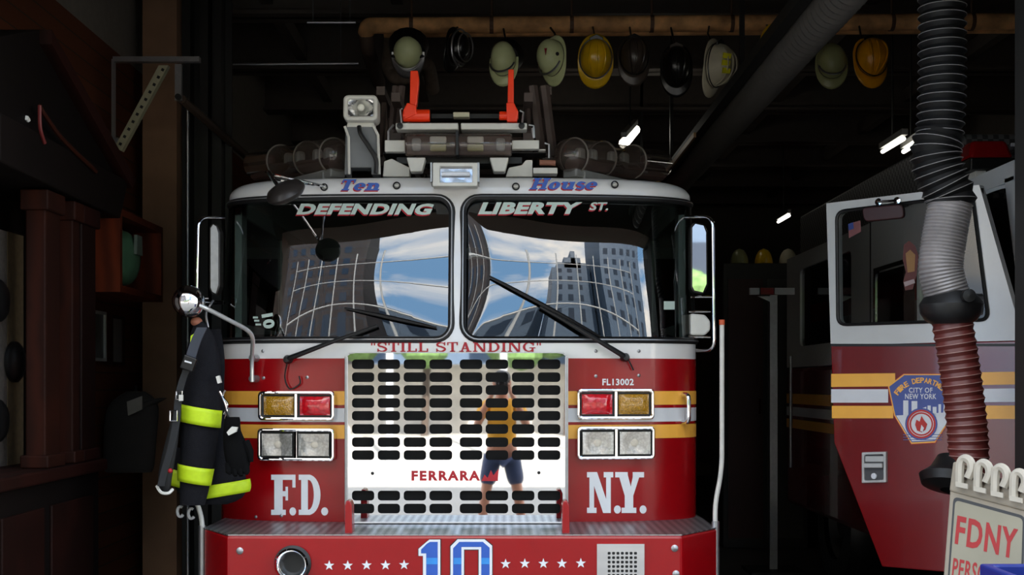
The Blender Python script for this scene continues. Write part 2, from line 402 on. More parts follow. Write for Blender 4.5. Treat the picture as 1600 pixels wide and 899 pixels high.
c_orange = mat('orange_paint', (255, 62, 20), .35, var=.03); c_ladder = mat('ladder_brown_grey', (92, 78, 74), .5); c_txtred = mat('letter_red', (170, 22, 36), .5)
c_mint = mat('reflective_letter', (196, 214, 204), .5, var=.03); c_blue = mat('letter_blue', (44, 88, 178), .45, var=.05); c_navy = mat('letter_navy', (28, 52, 120), .45)
c_off = mat('off_white_steel', (214, 212, 204), .4, var=.05)
T = thing('fire_truck', 'red and white ladder truck facing out, chrome grille, number 10 on its bumper', 'fire truck', (XC, 8.5, 0))
REAR = 10.1
def band(rows_z, name, m, inset=None):
    g = M(); rows = []
    for z in rows_z:
        r = [cab_u(u, z) for u in US]; r = [V((r[0].x, REAR, z))]+r+[V((r[-1].x, REAR, z))]; rows.append(r)
    g.grid(rows, closed=True); return g.build(name, m, T, smooth=True)
low = band([ZB, 1.2, 1.5, ZBELT], 'cab_lower_body', c_red)
belt = band([ZBELT, 1.83, ZGB], 'cab_belt_panel', c_white)
# roof cap: rounded to a nearly flat top
g = M(); rows = []
for k in range(9):
    a = k/8*pi/2; z = ZGT+(.022+.078*sin(a) if k else 0); ins = .125*(1-cos(a)); iy = .05*(1-cos(a))
    r = [V((XC+u*(wid(ZGT)-ins), Y0+lean(ZGT)+sag(u)+iy, z)) for u in US]; rows.append([V((r[0].x, REAR, z))]+r+[V((r[-1].x, REAR, z))])
    if k == 0: rows.append([V((p.x, p.y, ZGT+.022)) for p in rows[0]])
ids = g.grid(rows, closed=True); g.face(ids[-1]); roof = g.build('cab_roof', c_white, T, smooth=True)
RT = ZGT+.10
g = M(); g.grid([[cab_u(u, z) for u in US]+[V((XC+wid(z), REAR, z))] for z in (ZB, ZB+.001)][:1]*1) if False else None
M().span((XC-1.22, 6.95, .55), (XC+1.22, REAR, ZB+.02)).build('chassis', c_black, T)
# upper cab sides with door windows
for s in (-1, 1):
    g = M(); x = XC+s*1.262
    for a, b in ((6.98, 7.12), (8.25, 8.45), (9.85, REAR)): g.span((x-.02, a, ZGB), (x+.02, b, ZGT+.03))
    g.span((x-.02, 6.98, ZGB), (x+.02, REAR, ZGB+.12)); g.span((x-.02, 6.98, ZGT-.06), (x+.02, REAR, ZGT+.03)); p = g.build('cab_side_frame', c_white, T)
    for a, b in ((7.12, 8.25), (8.45, 9.85)): M().span((x-.006, a, ZGB+.12), (x+.006, b, ZGT-.06)).build('side_window', c_glass, p)
# windshield: two wrapped panes, each bowed, black gasket, white post
def glass_off(u, z):
    d_ = (abs(u)-.017)*wid(z); f_ = max(0, 1-d_/.17-.55*((z-2.26)/.36)**2) if u > 0 else 0       # pane edge pulled in beside the post
    b_ = math.exp(-((abs(u)-.46)*1.28/.42)**2-((z-2.25)/.30)**2)
    return -.006-.019*(1-b_)-.022*f_*f_
def on_glass(px, py, off=0.):
    p = on_cab(px, py); return on_cab(px, py, glass_off((p.x-XC)/wid(p.z), p.z)+off)
for s, ui in ((-1, -.017), (1, .017)):
    us = [u for u in US if u*s > .03]; us = ([ui]+us) if s > 0 else (us+[ui])
    zz = [ZGB+(ZGT-ZGB)*k/28 for k in range(29)]
    wp = M()
    us = [ui+s*.008*k for k in range(0, 22)]; us = sorted(us+[u for u in US if u*s > abs(ui)+.18])
    wp.grid([[cab_u(u, z, glass_off(u, z)) for u in us] for z in zz]); wp = wp.build('windshield_pane', c_glass, T, smooth=True)
    uo = s; r = .085
    loop = []                                                      # gasket: along the top, round the inner corners, along the bottom
    def gp(x_, z_, off): u = (x_-XC)/wid(z_); return cab_u(max(-.9999, min(.9999, u)), z_, off)
    xi = XC+s*.030; zt, zb = ZGT-.012, ZGB+.012
    out = [u for u in sorted(us, key=lambda u: -abs(u)) if abs(u)*1.28 > r+.03]
    pts = [(XC+u*wid(zt), zt) for u in out]+[(xi+s*(r-r*sin(a)), zt-r+r*cos(a)) for a in [pi/2*k/6 for k in range(1, 7)]]
    pts += [(xi+s*(r-r*cos(a)), zb+r-r*sin(a)) for a in [pi/2*k/6 for k in range(0, 7)]]+[(XC+u*wid(zb), zb) for u in out[::-1]]
    M().tube([gp(a, b, -.002) for a, b in pts], .0185, 8).build('gasket', c_black, wp, smooth=True)
    M().tube([gp(a, b, .014) for a, b in pts], .0042, 6).build('trim_bead', c_dull, wp, smooth=True)
    for top in (1, 0):                                             # white paint outside the rounded corner
        z0 = zt if top else zb; q = [(xi+s*(r-r*sin(a)), z0-(1 if top else -1)*(r-r*cos(a))) for a in [pi/2*k/6 for k in range(7)]]
        f = M(); f.poly([gp(*c, .001) for c in [(xi-s*.02, z0+(.02 if top else -.02))]+[(q[0][0], z0+(.02 if top else -.02))]+q+[(xi-s*.02, q[-1][1])]]); f.build('corner_panel', c_white, wp)
    pil = M(); pil.grid([[cab_u(s*(.985+.015*k/3), z, .003) for k in range(4)]+[V((XC+s*(wid(z)+.003), 7.0, z))] for z in (ZGB, 2.2, ZGT)]); pil.build('windshield_pillar', c_black, T, smooth=True)
po = M(); po.grid([[cab_u(u, z, .002) for u in (-.024, -.008, .008, .024)] for z in (ZGB, 2.1, 2.3, 2.5, ZGT)]); po.build('windshield_post', c_white, T, smooth=True)
# what one sees through the glass
M().span((XC-1.22, 6.92, ZB+.3), (XC+1.22, 7.25, 1.93)).build('dashboard', c_dark, T, bevel=.04)
for x in (XC-.7, XC+.7):
    st = M().span((x-.27, 7.7, 1.2), (x+.27, 8.2, 1.6)).build('seat', c_dark, T, bevel=.05)
    M().box((x, 8.2, 1.95), (.5, .14, .75), Euler((R(-8), 0, 0))).build('seat_back', c_dark, st, bevel=.05)
M().tube([(XC+.7+.23*cos(a), 7.4+.13*sin(a), 1.95+.19*sin(a)) for a in [2*pi*k/28 for k in range(28)]], .016, 8, closed=True).build('steering_wheel', c_black, T, smooth=True)
M().span((XC-1.22, REAR-.06, ZB), (XC+1.22, REAR-.02, ZGT)).build('cab_rear_wall', c_dark, T)
# stripes round the lower cab
def zpx(py): return EYE+(CY-py)*6.55/F
for y0, y1, mm in ((611.5, 633, c_gold), (638, 659.5, c_silver), (664, 685.5, c_gold)):
    g = M(); rows = []
    for y in (y1, y0):
        z = zpx(y); r = [cab_u(u, z, .002) for u in US]; rows.append([V((r[0].x-.002, REAR, z))]+r+[V((r[-1].x+.002, REAR, z))])
    g.grid(rows); g.build('stripe', mm, T)
# ---- lettering and small fittings on the cab front
LT = lambda name, lay, par=T: decal(name, lay, on_cab, par)
LG = lambda name, lay, par=T: decal(name, lay, on_glass, par)
q = fit(slab('"STILL STANDING"', .19, .10, .10), 580, 535, 845, 550); LT('slogan_lettering', [(q, c_txtred, .003)])
q = fit(slab('F', .27, .13), 424, 742, 462, 805)+fit(slab('.'), 452.5, 793, 463, 806)+fit(slab('D', .27, .13), 467, 742, 501, 805)+fit(slab('.'), 502, 793, 513, 806); LT('fire_department_lettering', [(q, c_silver, .003)])
q = fit(slab('N', .27, .13), 917, 738, 958, 802)+fit(slab('.'), 959, 790, 970, 803)+fit(slab('Y', .27, .13), 961, 738, 1006, 802)+fit(slab('.'), 999, 790, 1010, 803); LT('new_york_lettering', [(q, c_silver, .003)])
LT('unit_number_lettering', [(fit(text_polys('FL13002', .03, 1.1), 941, 592, 990, 602.5), c_silver, .003)])
a = fit(text_polys('DEFENDING', .05, 1.05), 461, 316, 679, 334, 8); b = fit(text_polys('LIBERTY', .05, 1.05), 747, 314, 911, 333, 8)+fit(text_polys('ST.', .03), 921, 314, 955, 327, 4)
LG('defending_lettering', [(shift(a, -1.4, 2.0), c_txtred, .0015), (a, c_mint, .003)]); LG('liberty_lettering', [(shift(b, -1.4, 2.0), c_txtred, .0015), (b, c_mint, .003)])
for nm, tx, box in (('ten_lettering', 'Ten', (529, 280.5, 600, 298)), ('house_lettering', 'House', (827, 278.5, 938, 297))):
    q = fit(slab(tx, .26, .13, .05), *box, shear=8)
    LT(nm, [(shift(q, -1.8, 2.0), c_txtred, .0015), (q, c_blue, .0035)])
q = fit(text_polys('10', .05), 404, 488, 430, 513); q = [[(417+(x-417)*.9*cos(1.4)-(y-500)*.75*sin(1.4), 501+(x-417)*.9*sin(1.4)+(y-500)*.75*cos(1.4)) for x, y in p] for p in q]
LG('window_sticker', [(q, c_mint, .002), ([rc(392, 494, 400, 497), rc(394, 499, 402, 502), rc(396, 505, 405, 508)], c_mint, .002)]); LG('inspection_sticker', [([rc(1040, 470, 1058, 483)], c_mint, .002)])
for px, py in ((620, 290.5), (507, 293), (806, 292), (960, 289)):
    c = on_cab(px, py); n_ = nrm(c.x, c.z); p = M().lathe([(.016, 0), (.021, .004), (.021, .010), (.015, .014)], c, n_, 16).build('marker_lamp', c_black, T, smooth=True)
    M().ell(c+n_*.012, (.014, .008, .010)).build('lens', mat('clear_marker_lens', (190, 188, 180), .15), p, smooth=True)
m = M()
for px, py in ((931, 549), (998, 549), (931, 588), (998, 587), (411, 549), (412, 591), (480, 590), (440, 806), (400, 808)):
    c = on_cab(px, py); m.lathe([(.009, 0), (.009, .003), (.004, .006), (0, .007)], c, nrm(c.x, c.z), 12)
build_each(m, 'bolt', c_dull, T, smooth=True)
# ---- lamp clusters
def px_frame(px, py, off=0.):
    c = on_cab(px, py); n_ = nrm(c.x, c.z); n_.z = 0; n_.normalize(); r = V((-n_.y, n_.x, 0)); return c+n_*off, r, V((0, 0, 1)), n_
def lens_mat(name, rgb, metal=0., rough=.12, kind='grid', sc=95, bump=.8):
    if name in MATS: return MATS[name]
    m_ = bpy.data.materials.new(name); m_.use_nodes = True; t = m_.node_tree; b_ = t.nodes['Principled BSDF']
    tcn = t.nodes.new('ShaderNodeTexCoord'); ck = t.nodes.new('ShaderNodeTexVoronoi'); ck.inputs['Scale'].default_value = sc; t.links.new(tcn.outputs['Object'], ck.inputs[0])
    r_ = t.nodes.new('ShaderNodeValToRGB'); c = lin(rgb); r_.color_ramp.elements[0].color = (*c, 1); r_.color_ramp.elements[1].color = (*[x*.55 for x in c], 1); t.links.new(ck.outputs['Distance'], r_.inputs[0]); t.links.new(r_.outputs[0], b_.inputs['Base Color'])
    bp = t.nodes.new('ShaderNodeBump'); bp.inputs['Strength'].default_value = bump; bp.inputs['Distance'].default_value = .004; t.links.new(ck.outputs['Distance'], bp.inputs['Height']); t.links.new(bp.outputs[0], b_.inputs['Normal'])
    b_.inputs['Metallic'].default_value = metal; b_.inputs['Roughness'].default_value = rough; b_.inputs['Coat Weight'].default_value = 1; b_.inputs['Coat Roughness'].default_value = .03; MATS[name] = m_; return m_
l_amber = lens_mat('amber_lens', (196, 142, 22), sc=120); l_red = lens_mat('red_lens', (225, 22, 38), sc=45, bump=.5); l_clear = lens_mat('headlamp_reflector', (248, 249, 246), .15, .2, sc=75, bump=.3)
def cluster(x0, y0, x1, y1, kinds, name):
    cx, cy = (x0+x1)/2, (y0+y1)/2; o, r, u, n_ = px_frame(cx, cy, .015); k = 6.55/F; hw, hh = (x1-x0)/2*k, (y1-y0)/2*k
    def mf(a, b, d): return o+r*a+u*b-n_*d
    hg = M(); hg.prism([mf(*p, -.008) for p in rrect(-hw*.97, -hh*.95, hw*.97, hh*.95, .018)], -n_*.06); h = hg.build(name, c_black, T)
    bz = plate(rrect(-hw, -hh, hw, hh, .022), rrect(-hw+.017, -hh+.017, hw-.017, hh-.017, .014), lambda a, b, d: mf(a, b, d-.032), .045)
    bz = bz.build('bezel', c_chrome, h, smooth=False, bevel=.007)
    M().prism([mf(a, b, -.030) for a, b in rc(-.008, -hh+.01, .008, hh-.01)], -n_*.03).build('divider', c_chrome, h, bevel=.003)
    for s, kd in ((-1, kinds[0]), (1, kinds[1])):
        a0, a1 = (-hw+.027, -.017) if s < 0 else (.017, hw-.027); b0, b1 = -hh+.028, hh-.028; am, bm_ = (a0+a1)/2, (b0+b1)/2
        if kd in 'ar':
            lm = l_amber if kd == 'a' else l_red; g = M(); rows = []
            for i in range(7):
                fb = i/6; row = []
                for j in range(9):
                    fa = j/8; bul = .022*(1-(2*fa-1)**4)*(1-(2*fb-1)**4); row.append(mf(a0+(a1-a0)*fa, b0+(b1-b0)*fb, -.010-bul))
                rows.append(row)
            g.grid(rows); g.build('turn_signal_lens' if kd == 'a' else 'warning_lens', lm, h, smooth=True)
            g = M().prism([mf(a, b, -.033) for a, b in rc(am-.03, bm_-.006, am+.03, bm_+.004)], -n_*.01); g.build('lens_rib', lm, h)
        else:
            g = M(); rows = []
            for i in range(9):
                fb = 2*i/8-1; row = []
                for j in range(13):
                    fa = 2*j/12-1; rr = min(1, math.hypot(fa*1.25, fb)); row.append(mf(am+(a1-a0)/2*fa, bm_+(b1-b0)/2*fb, -.032+.021*(1-rr*rr)))
                rows.append(row)
            g.grid(rows); g.build('headlamp_reflector', l_clear, h, smooth=True)
            M().ell(mf(am+s*.0, bm_, -.014), (.020, .008, .020)).build('bulb', mat('lamp_bulb_cap', (235, 230, 215), .2), h, smooth=True)
            M().prism([mf(a, b, -.035) for a, b in rrect(a0, b0, a1, b1, .01)], -n_*.003).build('cover_glass', c_clear, h)
cluster(405, 611.5, 527, 657, 'ar', 'signal_lamp_cluster'); cluster(404, 669.5, 527, 720, 'cc', 'headlamp_cluster')
cluster(899, 608, 1021, 655.5, 'ra', 'signal_lamp_cluster'); cluster(899, 666.5, 1022, 717.5, 'cc', 'headlamp_cluster')
# ---- grille
GY = 6.405
gm = lambda a, b, d: P(a, b, GY)+V((0, d, 0))
xs = [(550, 584.7), (590.3, 625), (630.8, 665.7), (671, 706.5), (718.4, 753.5), (758.8, 794), (799.8, 835), (840.3, 875.5)]
ys = [(562, 577), (582.2, 597.2), (602.3, 617.4), (622.6, 637.5), (642.6, 657.5), (663.2, 678.2), (683.8, 698.8), (704, 719), (767.2, 782.5), (787.6, 802.6)]
xe = [543]+[(xs[i][1]+xs[i+1][0])/2 for i in range(7)]+[883.5]; gr = M()
def cell(x0, y0, x1, y1, h): plate([(x1, y0), (x1, y1), (x0, y1), (x0, y0)], rrect(*h, 5.2), lambda a, b, d: gm(a, b, d*.5), .05, m=gr)
ye = [556.5]+[(ys[i][1]+ys[i+1][0])/2 for i in range(7)]+[722.5, 763.5, (ys[8][1]+ys[9][0])/2, 817]
for i, (a, b) in enumerate(ys):
    t_, bt = (ye[i], ye[i+1]) if i < 8 else (ye[i+1], ye[i+2])
    for j, (c, d) in enumerate(xs): cell(xe[j], t_, xe[j+1], bt, (c, a, d, b))
gr.prism([gm(*p, 0) for p in rc(543, 722.5, 883.5, 763.5)], V((0, .025, 0)))
gr.prism([gm(*p, 0) for p in [(543, 556.5), (548, 553.3), (556, 552), (870, 552), (879, 553.3), (883.5, 556.5)]], V((0, .025, 0)))
gp_ = gr.build('grille_plate', c_chrome, T)
rim = M()
for a, b in (((541, 557), (541, 818)), ((885.5, 557), (885.5, 818))): rim.span(gm(a[0]-2.5, a[1], -.006), gm(b[0]+2.5, b[1], .10))
rim.span(gm(541, 816, -.006), gm(886, 819, .1)); rim.span(gm(545, 551, .005), gm(882, 554, .1)); rim.build('grille_rim', c_dull, gp_, bevel=.004)
M().span(gm(548, 556, .055), gm(879, 815, .095)).build('radiator_screen', mat('radiator_black', (9, 9, 9), .8), gp_)
q = fit(text_polys('FERRARA', .045, 1.25), 643, 736, 750, 751.5)
fl = [[(752, 752), (757, 742), (762, 747), (767, 735), (771, 743), (779, 733), (778, 752)]]
decal('maker_lettering', [(q+fl, c_txtred, .0)], lambda a, b, d: gm(a, b, -.003), gp_)
m = M()
for px, py in ((582, 740), (842, 739)): m.lathe([(.009, 0), (.007, .006), (0, .007)], gm(px, py, 0), (0, -1, 0), 12)
build_each(m, 'bolt', c_black, gp_, smooth=True)
# ---- bumper
BY = 5.95; zt = .911; B = lambda px, py, d=0: P(px, py, BY)+V((0, d, 0))
xa, xb = B(355, 0).x, B(1066, 0).x; ya = BY+.30; xo0, xo1 = (326-CX)/F*ya-.02, (1113-CX)/F*ya+.02
plan = [(xa, BY), (xb, BY), (xo1, ya), (xo1, 6.95), (xo0, 6.95), (xo0, ya)]
bp_ = M().prism([(x, y, .42) for x, y in plan], V((0, 0, zt-.42))).build('bumper', c_red, T, bevel=.012)
tread = texmat('tread_plate', (176, 176, 178), (105, 105, 108), 'checker', 34., .35, .8, axis=(0, 0, pi/4))
M().prism([(x, y+.012 if y < 6 else y, zt) for x, y in plan], V((0, 0, .006))).build('tread_plate', tread, bp_)
d_b = lambda a, b, off: B(a, b, -off)
for cx, cy in ((514.5, 884), (543.5, 884), (573, 883.5), (602.5, 883.5), (631.5, 883), (790, 881.5), (820, 881), (849, 881), (878, 881), (907.5, 880.5)): decal('star', [(star(cx, cy, 8.3), c_silver, .003)], d_b, bp_)
one = [[(666, 847.5), (671, 843.5), (688, 843.5), (688, 915), (661, 915), (661, 869), (654, 869), (654, 858)]]
zero_o, zero_i = [(704, 854), (715, 843), (757, 843), (769, 853), (769, 930), (757, 941), (715, 941), (704, 930)], [(725, 859), (748, 859), (748, 925), (725, 925)]
def ring8(o_, i_):
    ii = [i_[0], i_[0], i_[1], i_[1], i_[2], i_[2], i_[3], i_[3]]
    return [[o_[k], o_[(k+1) % 8], ii[(k+1) % 8], ii[k]] for k in range(8)]
def grow(p, d):
    cx_, cy_ = sum(x for x, y in p)/len(p), sum(y for x, y in p)/len(p); w_ = max(x for x, y in p)-min(x for x, y in p); h_ = max(y for x, y in p)-min(y for x, y in p)
    return [(cx_+(x-cx_)*(1+2*d/w_), cy_+(y-cy_)*(1+2*d/h_)) for x, y in p]
zin = [zero_i[0], zero_i[0], zero_i[1], zero_i[1], zero_i[2], zero_i[2], zero_i[3], zero_i[3]]
zout = [zero_o[0], zero_o[1], zero_o[2], zero_o[3], zero_o[4], zero_o[5], zero_o[6], zero_o[7]]
lay = [([grow(one[0], 1.2)]+ring8(grow(zout, 1.2), grow(zero_i, -1.2)), c_black, .002), (one+ring8(zout, zero_i), c_silver, .003)]
o1 = [[(667, 850), (672, 847), (684, 847), (684, 915), (666, 915), (666, 865), (658, 865), (658, 859)]]
lay.append((o1+ring8(grow(zout, -4), grow(zero_i, 4)), c_blue, .004))
lay.append(([rc(666.3, 872, 683.7, 882), rc(709, 872, 721, 882), rc(752, 872, 765, 882)], mat('letter_sky_blue', (52, 138, 214), .45), .005))
decal('number_ten_decal', lay, d_b, bp_)
hc = B(458, 881); hr = .003105
hn = M().lathe([(.088, .0), (.090, .012), (.078, .018), (.070, .010), (.062, -.0)], hc, (0, -1, 0), 32).build('horn_ring', c_black, bp_, smooth=True)
M().lathe([(.079, .004), (.081, .05), (.071, .062), (.064, .054), (.052, .03), (.044, .004)], hc, (0, -1, 0), 32).build('horn_bell', c_chrome, hn, smooth=True)
M().lathe([(.046, .004), (.0, .004)], hc+V((0, -.0, 0)), (0, -1, 0), 24).build('horn_throat', c_black, hn)
sp = M(); hs = [[B(x, y) for x in (0, 1)] for y in (0, 1)]
cols = [948+6.85*k for k in range(7)]; rws = [861+6.9*k for k in range(9)]
for i in range(7):
    for j in range(9):
        plate([(cols[i]+6.85, rws[j]), (cols[i]+6.85, rws[j]+6.9), (cols[i], rws[j]+6.9), (cols[i], rws[j])], rrect(cols[i]+1.2, rws[j]+1.4, cols[i]+5.7, rws[j]+5.6, .8, 1), lambda a, b, d: B(a, b, d-.012), .012, m=sp)
c0, c1, r0, r1 = cols[0], cols[-1]+6.85, rws[0], rws[-1]+6.9
for q in (rc(932.5, 850, c0, 935), rc(c1, 850, 1006.5, 935), rc(c0, 850, c1, r0), rc(c0, r1, c1, 935)): sp.prism([B(*p, -.012) for p in q], V((0, .012, 0)))
spk = sp.build('siren_speaker_grille', c_chrome, bp_); M().poly([B(*p, -.0015) for p in rc(c0, r0, c1, r1)]).build('speaker_backing', c_black, spk)
m = M()
for px, py in ((375, 861), (1054, 857), (1056, 897)): m.lathe([(.017, 0), (.017, .006), (.008, .011), (0, .012)], B(px, py), (0, -1, 0), 14)
build_each(m, 'bolt', c_dull, bp_, smooth=True)
for x0 in (538.5, 878.5):                                          # red tow lugs standing on the tread plate
    lug = M(); o_ = [(x0, 838), (x0, 790), (x0+2, 783), (x0+8, 783), (x0+11, 790), (x0+12, 838)]
    lug.prism([P(a, b, 6.02) for a, b in o_], V((0, .10, 0))); lug.build('tow_lug', c_red, T, bevel=.006)
# ---- wipers
c_wiper = mat('wiper_black', (20, 20, 21), .4)
for piv, elb, b0, b1, hose in (((452, 562), (590, 511), (540, 483), (682, 513), [(452, 562), (447, 590), (455, 608), (470, 600), (469, 588)]), ((975, 559), (843, 482), (764, 433), (937, 527), [(977, 556), (984, 570), (988, 579)])):
    wa = M().tube([on_cab(*piv, .03), on_cab(piv[0]*.93+elb[0]*.07, piv[1]*.93+elb[1]*.07, .05), on_cab(piv[0]*.45+elb[0]*.55, piv[1]*.45+elb[1]*.55, .06), on_cab(*elb, .045)], [.018, .015, .011, .008], 8)
    c = on_cab(*piv); wa.lathe([(.022, -.01), (.024, .03), (.016, .05), (0, .052)], c, nrm(c.x, c.z), 14); wa = wa.build('wiper_arm', c_wiper, T, smooth=True)
    bl = M().tube([on_cab(b0[0]+(b1[0]-b0[0])*k/6, b0[1]+(b1[1]-b0[1])*k/6, .016) for k in range(7)], .006, 6)
    bl.tube([on_cab(b0[0]+(b1[0]-b0[0])*k/6, b0[1]+(b1[1]-b0[1])*k/6, .028+.012*sin(pi*k/6)) for k in range(7)], [.004, .008, .010, .011, .010, .008, .004], 6); bl.build('wiper_blade', c_wiper, wa)
    M().tube(smooth_path([on_cab(*p, .02) for p in hose]), .004, 6).build('washer_hose', c_wiper, wa, smooth=True)
# ---- mirrors
def mirror_tube(pts, r, name='mirror_bracket'): return M().tube(bend_path(pts, .06), r, 10).build(name, c_chrome, T, smooth=True)
for s, fx, top, bot, hd, cv in ((1, 1115, 340, 548, (1079, 347, 1106, 460), (1079, 490, 1110, 524)), (-1, 309, 341, 473, (326, 348, 344, 462), None)):
    Ym = 6.72; xe_ = (1070, 1085) if s > 0 else (350, 350)
    mb = mirror_tube([P(xe_[0], top, 6.85), P(fx-s*1, top-1, Ym), P(fx+ (1 if s > 0 else -2), bot, Ym), P(xe_[1], bot, 6.85)], .011)
    hx = M(); a, b, c, d = hd; o4 = [(a, b+6), (a+6, b), (c-5, b+3), (c, b+14), (c+(1 if s > 0 else 0), d-14), (c-6, d), (a+4, d-3), (a, d-10)]
    hx.prism([P(*p, Ym-.02) for p in o4], V((0, .09, 0))); hh = hx.build('mirror_housing', mat('mirror_housing_black', (40, 37, 35), .3), mb, bevel=.012)
    M().prism([P(*p, Ym-.025) for p in grow(o4, -3)], V((0, .005, 0))).build('mirror_back', c_dull if s < 0 else c_chrome, hh)
    M().tube([P(a, d+4, Ym), P(fx, d+4, Ym)], .007, 8).build('mirror_crossbar', c_chrome, mb)
    if cv:
        a, b, c, d = cv; M().prism([P(*p, Ym-.02) for p in rpoly([(a, b), (c-8, b+2), (c, b+12), (c, d-8), (c-8, d), (a, d)], 4)], V((0, .10, 0))).build('spot_mirror_housing', c_off, mb, bevel=.015)
        M().tube([P(1076, 487, Ym), P(1110, 487, Ym)], .006, 8).build('mirror_crossbar', c_chrome, mb); M().tube([P(1076, 527, Ym), P(1110, 527, Ym)], .006, 8).build('mirror_crossbar', c_chrome, mb)
Yk = 6.12; arm = M().tube(bend_path([P(297, 471, Yk), P(318, 480, Yk), P(396, 520, 6.35), on_cab(401, 560, .05), on_cab(401, 597, .05)], .08), .0115, 10).build('convex_mirror_arm', mat('polished_tube', (214, 214, 212), .25, .55), T, smooth=True)
mc = P(295, 470, Yk); ax = V((.30, -1, .12)).normalized()
M().lathe([(0, .052), (.025, .049), (.05, .038), (.07, .02), (.080, .0), (.081, -.012), (.074, -.018), (0, -.02)], mc-ax*.01, ax, 32).build('convex_mirror', c_chrome, arm, smooth=True)
m = M()
for py in (560, 592): c = on_cab(401, py); m.lathe([(.02, 0), (.02, .05), (0, .05)], c, nrm(c.x, c.z), 12)
build_each(m, 'arm_mount', c_dull, arm)
# round look-down mirror over the windshield, on two thin rods
Yd = 6.2; mc = P(449, 306, Yd); ax = V((.35, .55, -.85)).normalized()
rods = M().tube([on_cab(509, 292, .01), P(428, 273, Yd+.02)], .007, 8).tube([on_cab(505, 291, .01), P(432, 281, Yd+.02)], .006, 8).tube([P(419, 268, Yd+.05), P(446, 308, Yd)], .010, 8).tube([on_cab(432, 290, 0), P(421, 272, Yd+.05)], .008, 8)
rd = rods.build('lookdown_mirror_bracket', c_chrome, T, smooth=True)
M().lathe([(0, .02), (.05, .017), (.085, .006), (.102, -.012), (.104, -.022), (.09, -.045), (.05, -.062), (0, -.068)], mc, ax, 32).build('lookdown_mirror', mat('mirror_shell_dark', (44, 40, 38), .35), rd, smooth=True)
# ---- grab handles and bumper guide poles
for pts, r, nm in (([(1073, 614), (1073, 617), (1079, 617), (1079, 660), (1073, 660), (1073, 664)], .012, 'grab_handle'),):
    M().tube(bend_path([on_cab(1066, 617, 0), on_cab(1064, 617, .06), on_cab(1064, 660, .06), on_cab(1066, 660, 0)], .03), .013, 10).build(nm, c_chrome, T, smooth=True)
M().tube(bend_path([(XC+1.305, 7.15, zpx(688)), (XC+1.345, 7.15, zpx(688)), (XC+1.345, 7.15, zpx(724)), (XC+1.305, 7.15, zpx(724))], .02), .012, 8).build('grab_handle', c_chrome, T, smooth=True)
c_tube = mat('pole_white_paint', (196, 194, 186), .4)
pr = M().tube(bend_path([P(1128, 503, 6.3), P(1128, 735, 6.3), P(1117, 790, 6.3), P(1118, 830, 6.27)], .1), .0125, 10); pr = pr.build('guide_pole', c_tube, T, smooth=True)
M().tube([P(1118, 815, 6.27), P(1118, 960, 6.27)], .020, 10).build('pole_sleeve', c_dull, pr, smooth=True); M().tube([P(1128, 500, 6.3), P(1128, 508, 6.3)], .015, 10).build('pole_tip', mat('orange_tip', (190, 80, 40), .5), pr)
pl = M().tube(bend_path([P(296, 770, 6.28), P(309, 788, 6.28), P(316, 815, 6.28), P(316, 835, 6.28)], .08), .0125, 10); pl = pl.build('guide_pole', c_tube, T, smooth=True)
M().tube([P(316, 822, 6.28), P(316, 960, 6.28)], .020, 10).build('pole_sleeve', c_dull, pl, smooth=True)
M().tube([P(1118, 925, 6.27), (xo1-.02, 6.3, .55)], .02, 8).build('pole_bracket', c_dull, pr); M().tube([P(316, 925, 6.28), (xo0+.02, 6.3, .55)], .02, 8).build('pole_bracket', c_dull, pl)
# ---- roof equipment
fy = 6.50
fh = M(); o4 = [(746, 254), (746, 291), (676, 291), (676, 254)]
plate(o4, rrect(687, 260, 738, 285, 2), lambda a, b, d: P(a, b, fy-.05)+V((0, d, 0)), .10, m=fh); fl_ = fh.build('scene_floodlight', c_off, T, bevel=.006)
M().poly([P(*p, fy-.01) for p in rc(686, 259, 739, 286)]).build('flood_reflector', lens_mat('flood_reflector', (215, 220, 230), .8, .12, sc=20, bump=.3), fl_)
M().tube([P(690, 272, fy-.03), P(734, 272, fy-.03)], .012, 10).build('flood_tube', mat('frosted_glass_tube', (225, 228, 235), .2), fl_, smooth=True)
m = M()
for x in (674.5, 747.5): m.span(P(x-2, 254, fy-.03), P(x+2, 288, fy+.05)); 
m.span(P(673, 287, fy+.0), P(749, 292, fy+.12)); build_each(m, 'flood_yoke', c_dull, fl_)
bx = 6.75
Q = lambda a, b, d=0: P(a, b, bx)+V((0, d, 0))
st = M().prism([Q(*p) for p in [(540, 198), (583, 198), (590, 210), (592, 273), (580, 273), (580, 262), (546, 262), (546, 273), (538, 273)]], V((0, .12, 0)))
stb = st.build('spotlight_stand', mat('stand_grey', (112, 114, 116), .45), T, bevel=.005)
M().tube([Q(539, 198, -.01), Q(545, 215, -.01), Q(546, 273, -.01)], .008, 6).tube([Q(584, 198, -.01), Q(591, 212, -.01), Q(593, 273, -.01)], .008, 6).build('stand_edge', c_off, stb)
M().tube(smooth_path([Q(562, 199, -.03), Q(565, 212, -.04), Q(578, 232, -.03), Q(588, 250, -.02), Q(588, 272, -.02)]), .012, 8).build('power_cable', c_black, stb, smooth=True)
M().prism([Q(*p) for p in [(543, 190), (585, 190), (584, 199), (541, 199)]], V((0, .1, 0))).build('swivel_base', c_off, stb, bevel=.008)
sh = M(); plate(rrect(536, 148, 590, 188, 8), rrect(543, 154.5, 583, 181, 4), lambda a, b, d: P(a, b, bx-.07)+V((0, d, 0)), .16, m=sh)
spot = sh.build('spotlight_head', c_off, stb, bevel=.014, seg=3); 
g = M(); rows = []
for i in range(9):
    fb = 2*i/8-1; rows.append([P(563+20*(2*j/12-1), 167.5+13.5*fb, bx-.05)+V((0, .05*(1-min(1, math.hypot(2*j/12-1, fb))**2), 0)) for j in range(13)])
